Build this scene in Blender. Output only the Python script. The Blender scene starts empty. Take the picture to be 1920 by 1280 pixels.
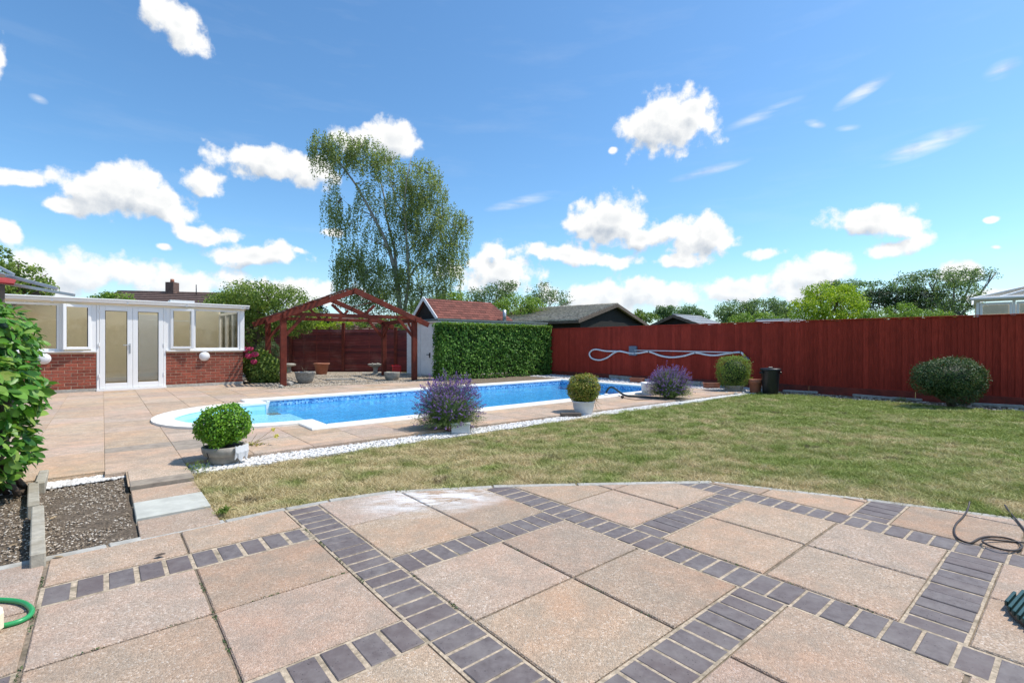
import bpy, bmesh, math, random
import numpy as np
from mathutils import Vector, Matrix
random.seed(7); RNG = np.random.default_rng(7)
R = math.radians
S = bpy.context.scene
COL = S.collection

# ------------------------------------------------------------------ camera, sky, sun, exposure
EYE = 1.17; F = 914.0; CX = 960.0; CY = 644.0
cam = bpy.data.cameras.new('camera'); co = bpy.data.objects.new('camera', cam); COL.objects.link(co)
co.location = (0, 0, EYE); co.rotation_euler = (R(90), 0, 0)
cam.sensor_width = 36; cam.lens = F / 1920 * 36; cam.shift_y = 4 / 1920
cam.clip_start = 0.05; cam.clip_end = 4000
S.camera = co

SUN_EL = 60; SUN_AZ = 82         # azimuth clockwise from +Y
sdir = Vector((math.sin(R(SUN_AZ)) * math.cos(R(SUN_EL)), math.cos(R(SUN_AZ)) * math.cos(R(SUN_EL)), math.sin(R(SUN_EL))))
sl = bpy.data.lights.new('sun', 'SUN'); sl.energy = 3.6; sl.angle = R(0.9); sl.color = (1, .94, .84)
so = bpy.data.objects.new('sun', sl); COL.objects.link(so); so.location = (20, 5, 30)
so.rotation_euler = (-sdir).to_track_quat('-Z', 'Y').to_euler()

S.view_settings.view_transform = 'Standard'; S.view_settings.look = 'None'
S.view_settings.exposure = 0.42; S.view_settings.gamma = 1; S.view_settings.use_curve_mapping = False
S.render.resolution_x = 1024; S.render.resolution_y = 682

def azel(x, y):
    dx, dy, dz = x - CX, F, CY - y
    return math.atan2(dx, dy), math.atan2(dz, math.hypot(dx, dy))

def build_world():
    w = bpy.data.worlds.new('World'); S.world = w; w.use_nodes = True
    w.cycles.sampling_method = 'MANUAL'; w.cycles.sample_map_resolution = 256
    nt = w.node_tree; N = nt.nodes; L = nt.links; N.clear()
    out = N.new('ShaderNodeOutputWorld'); bg = N.new('ShaderNodeBackground'); L.new(bg.outputs[0], out.inputs[0])
    bg.inputs[1].default_value = 0.13
    sky = N.new('ShaderNodeTexSky'); sky.sky_type = 'NISHITA'; sky.sun_disc = False
    sky.sun_elevation = R(SUN_EL); sky.sun_rotation = R(SUN_AZ); sky.air_density = 1.0; sky.dust_density = 0.6; sky.ozone_density = 1.6
    # cloud density group
    g = bpy.data.node_groups.new('cloud_field', 'ShaderNodeTree')
    g.interface.new_socket('P', in_out='INPUT', socket_type='NodeSocketVector')
    g.interface.new_socket('D', in_out='OUTPUT', socket_type='NodeSocketFloat')
    gi = g.nodes.new('NodeGroupInput'); go = g.nodes.new('NodeGroupOutput')
    gl = g.links
    def math_(op, a, b=None, c=None, clamp=False, tree=g):
        n = tree.nodes.new('ShaderNodeMath'); n.operation = op; n.use_clamp = clamp
        for i, v in enumerate((a, b, c)):
            if v is None: continue
            if isinstance(v, (int, float)): n.inputs[i].default_value = v
            else: tree.links.new(v, n.inputs[i])
        return n.outputs[0]
    # warp the field a little so no ellipse reads as one
    nz = g.nodes.new('ShaderNodeTexNoise'); nz.noise_dimensions = '2D'; nz.inputs['Scale'].default_value = 9; nz.inputs['Detail'].default_value = 3
    gl.new(gi.outputs[0], nz.inputs['Vector'])
    vs = g.nodes.new('ShaderNodeVectorMath'); vs.operation = 'SUBTRACT'; gl.new(nz.outputs['Color'], vs.inputs[0]); vs.inputs[1].default_value = (.5, .5, .5)
    vm = g.nodes.new('ShaderNodeVectorMath'); vm.operation = 'MULTIPLY_ADD'; gl.new(vs.outputs[0], vm.inputs[0]); vm.inputs[1].default_value = (.028, .02, 0)
    gl.new(gi.outputs[0], vm.inputs[2])
    P = vm.outputs[0]
    E = [(325, 40, 88, 34, 28, 1), (290, 18, 45, 26, 0, 1), (0, 108, 26, 42, 0, 1), (40, 335, 64, 17, 0, .95),
         (225, 362, 125, 46, 0, 1.1), (120, 388, 62, 22, 0, 1), (270, 330, 70, 28, 0, 1), (320, 385, 60, 30, 0, 1), (375, 340, 60, 24, 0, .98), (165, 345, 50, 25, 0, 1),
         (500, 302, 105, 34, 0, 1), (585, 325, 60, 32, 0, .95), (735, 262, 58, 32, 0, 1.05), (660, 262, 50, 26, 0, .9), (385, 440, 66, 20, 0, .95),
         (475, 480, 96, 23, 0, .95), (512, 478, 50, 22, 0, 1), (1258, 232, 92, 46, 0, 1.1), (1290, 208, 46, 28, 0, 1),
         (1145, 412, 80, 42, 0, 1.1), (1210, 445, 85, 30, 0, 1), (1310, 440, 85, 34, 0, 1.05), (1060, 476, 118, 20, 8, .95),
         (935, 472, 45, 24, 0, .9), (1155, 490, 66, 18, 0, .9), (1435, 476, 42, 15, 0, .9), (1285, 492, 62, 18, 0, .9),
         (1625, 412, 98, 26, 0, 1), (1690, 425, 52, 24, 0, 1), (1682, 462, 64, 22, 0, 1), (1530, 515, 85, 34, 0, 1), (1540, 492, 40, 24, 0, .95),
         (150, 508, 130, 38, 0, 1), (320, 530, 190, 40, 0, .86), (70, 520, 90, 46, 0, 1), (20, 440, 34, 26, 0, .9), (520, 545, 210, 36, 0, .86),
         (930, 515, 100, 40, 0, 1), (1190, 555, 260, 36, 0, .86), (1375, 540, 120, 30, 0, .86), (1490, 545, 120, 30, 0, .86), (1840, 560, 160, 16, 0, .7), (560, 470, 30, 10, 0, .6),
         (1150, 280, 14, 10, 0, .8), (305, 464, 26, 10, 0, .8), (625, 437, 26, 10, 0, .8), (1855, 412, 22, 7, 0, .8), (1868, 467, 24, 8, 0, .8), (1780, 515, 110, 22, 0, .8)]
    cur = None
    for (x, y, rx, ry, rot, amp) in E:
        a, e = azel(x, y); k = math.cos(a) ** 2
        src = P
        if cur is not None:                                   # evaluated one after the other: keeps the shader's stack small
            ch = g.nodes.new('ShaderNodeVectorMath'); ch.operation = 'MULTIPLY_ADD'; gl.new(cur, ch.inputs[0]); ch.inputs[1].default_value = (1e-6, 0, 0); gl.new(P, ch.inputs[2]); src = ch.outputs[0]
        mp = g.nodes.new('ShaderNodeMapping'); mp.vector_type = 'TEXTURE'; gl.new(src, mp.inputs[0])
        mp.inputs['Location'].default_value = (a, e, 0); mp.inputs['Rotation'].default_value = (0, 0, -R(rot))
        mp.inputs['Scale'].default_value = (rx / F * k * 1.2, ry / F * math.cos(a) * 1.3, 1)
        ln = g.nodes.new('ShaderNodeVectorMath'); ln.operation = 'LENGTH'; gl.new(mp.outputs[0], ln.inputs[0])
        d = math_('SUBTRACT', amp, ln.outputs['Value'])
        cur = d if cur is None else math_('SMOOTH_MAX', cur, d, .15)
    # beyond the frame: the same kind of cumulus, scattered by noise
    sep = g.nodes.new('ShaderNodeSeparateXYZ'); gl.new(gi.outputs[0], sep.inputs[0])
    nb = g.nodes.new('ShaderNodeTexNoise'); nb.noise_dimensions = '2D'; nb.inputs['Scale'].default_value = 3.2; nb.inputs['Detail'].default_value = 2; gl.new(gi.outputs[0], nb.inputs['Vector'])
    side = math_('MULTIPLY', math_('SUBTRACT', math_('ABSOLUTE', sep.outputs[0]), .80), 9, clamp=True)
    band = math_('SUBTRACT', 1.0, math_('MULTIPLY', math_('ABSOLUTE', math_('SUBTRACT', sep.outputs[1], .28)), 2.4))
    far = math_('MULTIPLY', math_('MULTIPLY', math_('SUBTRACT', nb.outputs[0], .50), 5), math_('MAXIMUM', band, 0.0))
    far = math_('SUBTRACT', math_('MULTIPLY', far, side), math_('MULTIPLY', math_('SUBTRACT', 1.0, side), 2.0))
    cur = math_('MAXIMUM', cur, far)
    n1 = g.nodes.new('ShaderNodeTexNoise'); n1.noise_dimensions = '2D'; n1.inputs['Scale'].default_value = 19; n1.inputs['Detail'].default_value = 7; n1.inputs['Roughness'].default_value = .64
    gl.new(gi.outputs[0], n1.inputs['Vector'])
    vo = g.nodes.new('ShaderNodeTexVoronoi'); vo.voronoi_dimensions = '2D'; vo.inputs['Scale'].default_value = 22; vo.inputs['Detail'].default_value = 1.0; vo.inputs['Roughness'].default_value = .55
    gl.new(P, vo.inputs['Vector'])
    puff = math_('MULTIPLY', math_('SUBTRACT', .40, vo.outputs['Distance']), .42)
    fb = math_('MULTIPLY', math_('SUBTRACT', n1.outputs[0], .5), 1.15)
    cur = math_('ADD', cur, math_('ADD', puff, fb))
    gl.new(cur, go.inputs[0])
    # world side
    def wm(op, a, b=None, c=None, clamp=False): return math_(op, a, b, c, clamp, nt)
    tc = N.new('ShaderNodeTexCoord'); sp = N.new('ShaderNodeSeparateXYZ'); L.new(tc.outputs['Generated'], sp.inputs[0])
    X, Y, Z = sp.outputs
    az = wm('ARCTAN2', X, Y)
    hyp = wm('SQRT', wm('ADD', wm('MULTIPLY', X, X), wm('MULTIPLY', Y, Y)))
    el = wm('ARCTAN2', Z, hyp)
    cb = N.new('ShaderNodeCombineXYZ'); L.new(az, cb.inputs[0]); L.new(el, cb.inputs[1])
    g1 = N.new('ShaderNodeGroup'); g1.node_tree = g; L.new(cb.outputs[0], g1.inputs[0])
    of = N.new('ShaderNodeVectorMath'); of.operation = 'ADD'; L.new(cb.outputs[0], of.inputs[0]); of.inputs[1].default_value = (.012, .022, 0)
    g2 = N.new('ShaderNodeGroup'); g2.node_tree = g; L.new(of.outputs[0], g2.inputs[0])
    D = g1.outputs[0]
    al = N.new('ShaderNodeMapRange'); al.interpolation_type = 'SMOOTHSTEP'; L.new(D, al.inputs[0]); al.inputs[1].default_value = .03; al.inputs[2].default_value = .40
    alpha = al.outputs[0]
    diff = wm('SUBTRACT', D, g2.outputs[0])
    lit = wm('ADD', wm('MULTIPLY', diff, 1.15), .76, clamp=True)
    thick = wm('MULTIPLY', wm('SUBTRACT', D, .35), .55, clamp=True)
    lit = wm('SUBTRACT', lit, wm('MULTIPLY', thick, 1.1), clamp=True)
    cr = N.new('ShaderNodeValToRGB'); L.new(lit, cr.inputs[0])
    cr.color_ramp.elements[0].position = .0; cr.color_ramp.elements[0].color = (.52, .58, .66, 1)
    cr.color_ramp.elements[1].position = .85; cr.color_ramp.elements[1].color = (1, 1, .985, 1)
    cs = N.new('ShaderNodeVectorMath'); cs.operation = 'SCALE'; L.new(cr.outputs[0], cs.inputs[0]); cs.inputs['Scale'].default_value = 6.1
    # thin streaks of high cloud
    mp = N.new('ShaderNodeMapping'); L.new(cb.outputs[0], mp.inputs[0]); mp.inputs['Rotation'].default_value = (0, 0, -R(-14)); mp.inputs['Scale'].default_value = (2.6, 15, 1)
    sn = N.new('ShaderNodeTexNoise'); sn.noise_dimensions = '2D'; sn.inputs['Scale'].default_value = 1.6; sn.inputs['Detail'].default_value = 7; sn.inputs['Roughness'].default_value = .6; L.new(mp.outputs[0], sn.inputs['Vector'])
    st = N.new('ShaderNodeMapRange'); L.new(sn.outputs[0], st.inputs[0]); st.inputs[1].default_value = .53; st.inputs[2].default_value = .85; st.inputs[4].default_value = .3
    wisp = None
    for (x, y, rx, ry, rot) in ((1735, 272, 120, 20, -12), (1618, 172, 66, 13, -22), (1528, 232, 34, 11, 22), (1590, 240, 40, 9, 5), (1880, 130, 60, 26, -10), (980, 378, 110, 16, -12), (1430, 215, 120, 16, -12), (1330, 320, 120, 14, -8), (72, 186, 30, 12, 10)):
        a, e = azel(x, y); k = math.cos(a) ** 2
        src = cb.outputs[0]
        if wisp is not None:
            ch = N.new('ShaderNodeVectorMath'); ch.operation = 'MULTIPLY_ADD'; L.new(wisp, ch.inputs[0]); ch.inputs[1].default_value = (1e-6, 0, 0); L.new(cb.outputs[0], ch.inputs[2]); src = ch.outputs[0]
        m2 = N.new('ShaderNodeMapping'); m2.vector_type = 'TEXTURE'; L.new(src, m2.inputs[0])
        m2.inputs['Location'].default_value = (a, e, 0); m2.inputs['Rotation'].default_value = (0, 0, -R(rot)); m2.inputs['Scale'].default_value = (rx / F * k, ry / F * math.cos(a), 1)
        ln = N.new('ShaderNodeVectorMath'); ln.operation = 'LENGTH'; L.new(m2.outputs[0], ln.inputs[0])
        d = wm('SUBTRACT', 1.0 if x in (1735, 1618) else .7, ln.outputs['Value'], clamp=True)
        wisp = d if wisp is None else wm('MAXIMUM', wisp, d)
    sn2 = N.new('ShaderNodeTexNoise'); sn2.noise_dimensions = '2D'; sn2.inputs['Scale'].default_value = 4.5; sn2.inputs['Detail'].default_value = 8; L.new(mp.outputs[0], sn2.inputs['Vector'])
    wn = N.new('ShaderNodeMapRange'); L.new(sn2.outputs[0], wn.inputs[0]); wn.inputs[1].default_value = .30; wn.inputs[2].default_value = .72
    wisp = wm('MULTIPLY', wm('MULTIPLY', wisp, wn.outputs[0]), 1.7, clamp=True)
    thin = wm('MAXIMUM', wm('MULTIPLY', st.outputs[0], .2), wm('MULTIPLY', wisp, .62))
    total = wm('MAXIMUM', alpha, thin)
    # only above the horizon
    total = wm('MULTIPLY', total, wm('MULTIPLY', wm('ADD', el, .0), 40, clamp=True))
    hz = wm('MULTIPLY', wm('SUBTRACT', .16, wm('ABSOLUTE', el)), 3.2, clamp=True)      # milky air low down
    # blue of the air: sky texture pushed to the photograph's saturation
    hs = N.new('ShaderNodeHueSaturation'); L.new(sky.outputs[0], hs.inputs['Color']); hs.inputs['Saturation'].default_value = 1.12; hs.inputs['Value'].default_value = 1.0
    tint = N.new('ShaderNodeMix'); tint.data_type = 'RGBA'; tint.blend_type = 'MULTIPLY'; tint.inputs[0].default_value = 1
    L.new(hs.outputs[0], tint.inputs[6]); tint.inputs[7].default_value = (.85, 1.08, 1.16, 1)
    mx = N.new('ShaderNodeMix'); mx.data_type = 'RGBA'; L.new(total, mx.inputs[0]); L.new(tint.outputs[2], mx.inputs[6]); L.new(cs.outputs[0], mx.inputs[7])
    m3 = N.new('ShaderNodeMix'); m3.data_type = 'RGBA'; L.new(hz, m3.inputs[0]); L.new(mx.outputs[2], m3.inputs[6]); m3.inputs[7].default_value = (4.6, 5.3, 6.0, 1)
    L.new(m3.outputs[2], bg.inputs[0])
build_world()

# ------------------------------------------------------------------ frames of reference
C40, S40 = math.cos(R(40)), math.sin(R(40))
def W(u, v, z=0.0): return (v * C40 - u * S40, v * S40 + u * C40, z)      # garden grid: v runs to the right fence, u to the back
def G(x, y, z=0.0):
    Z = F * (EYE - z) / (y - CY); return Vector(((x - CX) * Z / F, Z, z))
def PD(x, y, Z): return Vector(((x - CX) * Z / F, Z, EYE + (CY - y) * Z / F))
def PV(x, y, v):                                                            # point on the upright plane v = const
    k = (x - CX) / F
    u = (v * C40 - k * v * S40) / (S40 + k * C40)
    X, Z, _ = W(u, v); return Vector((X, Z, EYE + (CY - y) * Z / F))

# ------------------------------------------------------------------ scene-building helpers
def tag(o, label=None, cat=None, group=None, kind=None):
    if label: o['label'] = label
    if cat: o['category'] = cat
    if group: o['group'] = group
    if kind: o['kind'] = kind
    return o
WORLD = set()
def attach(o, parent):
    o.parent = parent
    if parent.name in WORLD: o.matrix_parent_inverse = Matrix.Translation(-Vector(parent.location))   # its meshes are modelled in place
def wroot(name, base, label=None, cat=None, group=None, kind=None):
    o = empty(name, base, 0, label, cat, group, kind); WORLD.add(o.name); return o
def link(name, me, mat=None, parent=None, loc=None, rot=None):
    o = bpy.data.objects.new(name, me); COL.objects.link(o)
    if mat and me and not me.materials: me.materials.append(mat)
    if loc is not None: o.location = loc
    if rot is not None: o.rotation_euler = rot
    if parent: attach(o, parent)
    return o
def empty(name, loc=(0, 0, 0), rz=0, label=None, cat=None, group=None, kind=None):
    o = bpy.data.objects.new(name, None); COL.objects.link(o); o.location = loc; o.rotation_euler = (0, 0, rz); o.empty_display_size = .1
    return tag(o, label, cat, group, kind)
class MB:
    """collects geometry for ONE mesh object"""
    def __init__(s): s.v = []; s.f = []; s.sm = []
    def add(s, vs, fs, smooth=False):
        b = len(s.v); s.v += [tuple(p) for p in vs]; s.f += [tuple(b + i for i in f) for f in fs]; s.sm += [smooth] * len(fs); return s
    def box(s, c, d, rz=0, ch=0.0, M=None):
        x, y, z = d[0] / 2, d[1] / 2, d[2] / 2
        ch = min(ch, x * .8, y * .8, z * .8)
        if ch > 0:
            bm = bmesh.new(); bmesh.ops.create_cube(bm, size=1)
            for q in bm.verts: q.co = Vector((q.co.x * d[0], q.co.y * d[1], q.co.z * d[2]))
            bmesh.ops.bevel(bm, geom=bm.edges[:], offset=ch, segments=1, affect='EDGES')
            vs = [q.co.copy() for q in bm.verts]; bm.verts.index_update(); fs = [[q.index for q in f.verts] for f in bm.faces]; bm.free()
        else:
            vs = [Vector((a * x, b * y, e * z)) for e in (-1, 1) for b in (-1, 1) for a in (-1, 1)]
            fs = [(0, 2, 3, 1), (4, 5, 7, 6), (0, 1, 5, 4), (2, 6, 7, 3), (0, 4, 6, 2), (1, 3, 7, 5)]
        m = Matrix.Translation(Vector(c)) @ Matrix.Rotation(rz, 4, 'Z')
        if M is not None: m = M
        return s.add([m @ p for p in vs], fs)
    def bar(s, a, b, w, h, ch=.004, up=(0, 0, 1)):
        a, b = Vector(a), Vector(b); d = b - a; Lh = d.length
        if Lh < 1e-6: return s
        x = d.normalized(); u = Vector(up)
        if abs(x.dot(u)) > .98: u = Vector((0, 1, 0))
        y = u.cross(x).normalized(); z = x.cross(y)
        M = Matrix.Translation((a + b) / 2) @ Matrix((x, y, z)).transposed().to_4x4()
        return s.box((0, 0, 0), (Lh, w, h), ch=ch, M=M)
    def tube(s, pts, r, n=8, smooth=True, cap=True):
        pts = [Vector(p) for p in pts]; rs = r if isinstance(r, (list, tuple)) else [r] * len(pts)
        b = len(s.v); N_ = len(pts); prev = None; vs = []; fs = []
        for i, p in enumerate(pts):
            t = (pts[min(i + 1, N_ - 1)] - pts[max(i - 1, 0)]).normalized()
            if prev is None:
                a = Vector((0, 0, 1)) if abs(t.z) < .9 else Vector((1, 0, 0)); nrm = (a - t * a.dot(t)).normalized()
            else:
                nrm = prev - t * prev.dot(t); nrm = nrm.normalized() if nrm.length > 1e-5 else prev
            prev = nrm; bi = t.cross(nrm)
            for k in range(n):
                an = 2 * math.pi * k / n; vs.append(p + (nrm * math.cos(an) + bi * math.sin(an)) * rs[i])
        for i in range(N_ - 1):
            for k in range(n):
                k2 = (k + 1) % n; fs.append((i * n + k, i * n + k2, (i + 1) * n + k2, (i + 1) * n + k))
        if cap: fs += [tuple(range(n - 1, -1, -1)), tuple((N_ - 1) * n + k for k in range(n))]
        return s.add(vs, fs, smooth)
    def lathe(s, prof, c=(0, 0, 0), n=24, smooth=True, sx=1, sy=1, jag=None):
        vs = []; fs = []; c = Vector(c)
        for i, (r, z) in enumerate(prof):
            for k in range(n):
                an = 2 * math.pi * k / n; q = jag(an, i) if jag else 0
                vs.append(c + Vector((math.cos(an) * r * sx, math.sin(an) * r * sy, z + q)))
        for i in range(len(prof) - 1):
            for k in range(n):
                k2 = (k + 1) % n; fs.append((i * n + k, i * n + k2, (i + 1) * n + k2, (i + 1) * n + k))
        fs.append(tuple(range(n - 1, -1, -1))); fs.append(tuple((len(prof) - 1) * n + k for k in range(n)))
        return s.add(vs, fs, smooth)
    def prism(s, poly, z0, z1, ch=0.0):
        """extrude a convex polygon [(x,y)...] (ccw) with a chamfered top"""
        n = len(poly)
        if n < 3: return s
        A = sum(poly[i][0] * poly[(i + 1) % n][1] - poly[(i + 1) % n][0] * poly[i][1] for i in range(n))
        if A < 0: poly = poly[::-1]
        if abs(A) < 1e-5: return s
        rings = [(0, z0)] + ([(0, z1 - ch), (ch, z1)] if ch > 0 else [(0, z1)])
        vs = []
        for ins, z in rings:
            q = inset(poly, ins) if ins else poly
            vs += [(p[0], p[1], z) for p in q]
        fs = []
        for r in range(len(rings) - 1):
            for i in range(n): j = (i + 1) % n; fs.append((r * n + i, r * n + j, (r + 1) * n + j, (r + 1) * n + i))
        fs.append(tuple((len(rings) - 1) * n + i for i in range(n)))
        return s.add(vs, fs)
    def mesh(s, name):
        me = bpy.data.meshes.new(name); me.from_pydata(s.v, [], s.f); me.update()
        if any(s.sm): me.polygons.foreach_set('use_smooth', s.sm)
        return me
    def build(s, name, mat, parent=None, loc=None, rot=None): return link(name, s.mesh(name), mat, parent, loc, rot)
def inset(poly, d):
    n = len(poly); out = []
    for i in range(n):
        p0, p1, p2 = Vector(poly[i - 1]).to_2d(), Vector(poly[i]).to_2d(), Vector(poly[(i + 1) % n]).to_2d()
        e1 = (p1 - p0); e2 = (p2 - p1)
        if e1.length < 1e-7 or e2.length < 1e-7: out.append(tuple(p1)); continue
        e1.normalize(); e2.normalize(); n1 = Vector((-e1.y, e1.x)); n2 = Vector((-e2.y, e2.x))
        m = n1 + n2
        if m.length < 1e-4: out.append(tuple(p1)); continue
        m.normalize(); k = d / max(.35, m.dot(n1)); out.append(tuple(p1 + m * k))
    return out
def clip(poly, a, b, keep_left=True):
    out = []; n = len(poly); sg = 1 if keep_left else -1
    def sd(p): return sg * ((b[0] - a[0]) * (p[1] - a[1]) - (b[1] - a[1]) * (p[0] - a[0]))
    for i in range(n):
        p, q = poly[i], poly[(i + 1) % n]; dp, dq = sd(p), sd(q)
        if dp >= 0: out.append(p)
        if (dp > 0 and dq < 0) or (dp < 0 and dq > 0):
            t = dp / (dp - dq); out.append((p[0] + (q[0] - p[0]) * t, p[1] + (q[1] - p[1]) * t))
    return out
def area(p): return abs(sum(p[i][0] * p[(i + 1) % len(p)][1] - p[(i + 1) % len(p)][0] * p[i][1] for i in range(len(p)))) / 2 if len(p) > 2 else 0
def intersect(poly, hull):                                                   # hull ccw
    for i in range(len(hull)):
        poly = clip(poly, hull[i], hull[(i + 1) % len(hull)])
        if len(poly) < 3: return []
    return poly
def subtract(polys, hull):
    out = []
    for rem in polys:
        if area(intersect(rem, hull)) < 1e-6: out.append(rem); continue
        for i in range(len(hull)):
            a, b = hull[i], hull[(i + 1) % len(hull)]
            o = clip(rem, a, b, False)
            if len(o) > 2 and area(o) > 1e-6: out.append(o)
            rem = clip(rem, a, b)
            if len(rem) < 3: break
    return out
def hull2(pts):
    pts = sorted(set(pts))
    def half(ps):
        h = []
        for p in ps:
            while len(h) > 1 and (h[-1][0] - h[-2][0]) * (p[1] - h[-2][1]) - (h[-1][1] - h[-2][1]) * (p[0] - h[-2][0]) <= 0: h.pop()
            h.append(p)
        return h
    a = half(pts); b = half(pts[::-1]); return a[:-1] + b[:-1]
# NOTE polygons of the garden grid are kept as (v, u) so that (v right, u up) is counter-clockwise
def toW(poly): return [W(u, v)[:2] for (v, u) in poly]
def rect(v0, v1, u0, u1): return [(v0, u0), (v1, u0), (v1, u1), (v0, u1)]

def np_mesh(name, V, Fc, mat, parent=None, attr=None, smooth=False):
    """V (n,3), Fc (m,k) all faces with k corners"""
    V = np.ascontiguousarray(V, dtype=np.float32); Fc = np.ascontiguousarray(Fc, dtype=np.int32)
    me = bpy.data.meshes.new(name); m, k = Fc.shape
    me.vertices.add(len(V)); me.vertices.foreach_set('co', V.ravel())
    me.loops.add(m * k); me.loops.foreach_set('vertex_index', Fc.ravel())
    me.polygons.add(m); me.polygons.foreach_set('loop_start', np.arange(0, m * k, k, dtype=np.int32)); me.polygons.foreach_set('loop_total', np.full(m, k, dtype=np.int32))
    if smooth: me.polygons.foreach_set('use_smooth', np.ones(m, dtype=bool))
    if attr is not None:
        at = me.attributes.new('rnd', 'FLOAT', 'FACE'); at.data.foreach_set('value', np.ascontiguousarray(attr, dtype=np.float32))
    me.update(calc_edges=True); me.validate()
    me.materials.append(mat)
    o = bpy.data.objects.new(name, me); COL.objects.link(o)
    if parent: attach(o, parent)
    return o

# ------------------------------------------------------------------ materials
def new_mat(name):
    m = bpy.data.materials.new(name); m.use_nodes = True; return m, m.node_tree, m.node_tree.nodes['Principled BSDF']
def nmath(nt, op, a, b=None, clamp=False):
    n = nt.nodes.new('ShaderNodeMath'); n.operation = op; n.use_clamp = clamp
    for i, v in enumerate((a, b)):
        if v is None: continue
        if isinstance(v, (int, float)): n.inputs[i].default_value = v
        else: nt.links.new(v, n.inputs[i])
    return n.outputs[0]
def nmix(nt, f, a, b, mode='MIX'):
    n = nt.nodes.new('ShaderNodeMix'); n.data_type = 'RGBA'; n.blend_type = mode
    for i, v in ((0, f), (6, a), (7, b)):
        if isinstance(v, (int, float)): n.inputs[i].default_value = v
        elif isinstance(v, tuple): n.inputs[i].default_value = (*v[:3], 1)
        else: nt.links.new(v, n.inputs[i])
    return n.outputs[2]
def nnoise(nt, vec, scale, detail=4, rough=.55, dist=0.0):
    n = nt.nodes.new('ShaderNodeTexNoise'); n.inputs['Scale'].default_value = scale; n.inputs['Detail'].default_value = detail
    n.inputs['Roughness'].default_value = rough; n.inputs['Distortion'].default_value = dist
    if vec is not None: nt.links.new(vec, n.inputs['Vector'])
    return n.outputs[0]
def nramp(nt, f, stops):
    n = nt.nodes.new('ShaderNodeValToRGB'); nt.links.new(f, n.inputs[0]); e = n.color_ramp.elements
    while len(e) < len(stops): e.new(.5)
    for i, (p, c) in enumerate(stops):
        e[i].position = p; e[i].color = (*c[:3], 1) if isinstance(c, tuple) else (c, c, c, 1)
    return n.outputs[0]
def npos(nt, scale=None, rot=None, obj=False):
    if obj: o = nt.nodes.new('ShaderNodeTexCoord').outputs['Object']
    else: o = nt.nodes.new('ShaderNodeNewGeometry').outputs['Position']
    if scale or rot:
        m = nt.nodes.new('ShaderNodeMapping'); nt.links.new(o, m.inputs[0])
        if scale: m.inputs['Scale'].default_value = scale
        if rot: m.inputs['Rotation'].default_value = rot
        o = m.outputs[0]
    return o
def nbump(nt, b, h, strength=.3, dist=.01):
    n = nt.nodes.new('ShaderNodeBump'); n.inputs['Strength'].default_value = strength; n.inputs['Distance'].default_value = dist
    nt.links.new(h, n.inputs['Height']); nt.links.new(n.outputs[0], b.inputs['Normal'])
def nrand(nt): return nt.nodes.new('ShaderNodeObjectInfo').outputs['Random']
def hsv(nt, col, h=.5, s=1, v=1):
    n = nt.nodes.new('ShaderNodeHueSaturation'); nt.links.new(col, n.inputs['Color'])
    for k, x in (('Hue', h), ('Saturation', s), ('Value', v)):
        if isinstance(x, (int, float)): n.inputs[k].default_value = x
        else: nt.links.new(x, n.inputs[k])
    return n.outputs[0]

def simple(name, col, rough=.6, var=.25, scale=12, bump=.15, bd=.004, metal=0, spec=.5, rnd=.15, dirt=None, stretch=None, detail=5):
    """mottled surface: noise lightens and darkens, each object a little its own, optional dirt colour"""
    m, nt, b = new_mat(name)
    p = npos(nt, scale=stretch)
    n = nnoise(nt, p, scale, detail)
    c = nramp(nt, n, [(.3, tuple(x * (1 - var) for x in col)), (.7, tuple(min(1, x * (1 + var)) for x in col))])
    if dirt:
        d = nramp(nt, nnoise(nt, npos(nt), scale * .21, 6, .65), [(.48, 0.0), (.68, 1.0)])
        c = nmix(nt, nmath(nt, 'MULTIPLY', d, dirt[1]), c, dirt[0])
    if rnd: c = hsv(nt, c, v=nmath(nt, 'ADD', nmath(nt, 'MULTIPLY', nrand(nt), 2 * rnd), 1 - rnd))
    nt.links.new(c, b.inputs['Base Color'])
    b.inputs['Roughness'].default_value = rough; b.inputs['Metallic'].default_value = metal; b.inputs['Specular IOR Level'].default_value = spec
    if bump: nbump(nt, b, nnoise(nt, p, scale * 4, 4), bump, bd)
    return m

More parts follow.
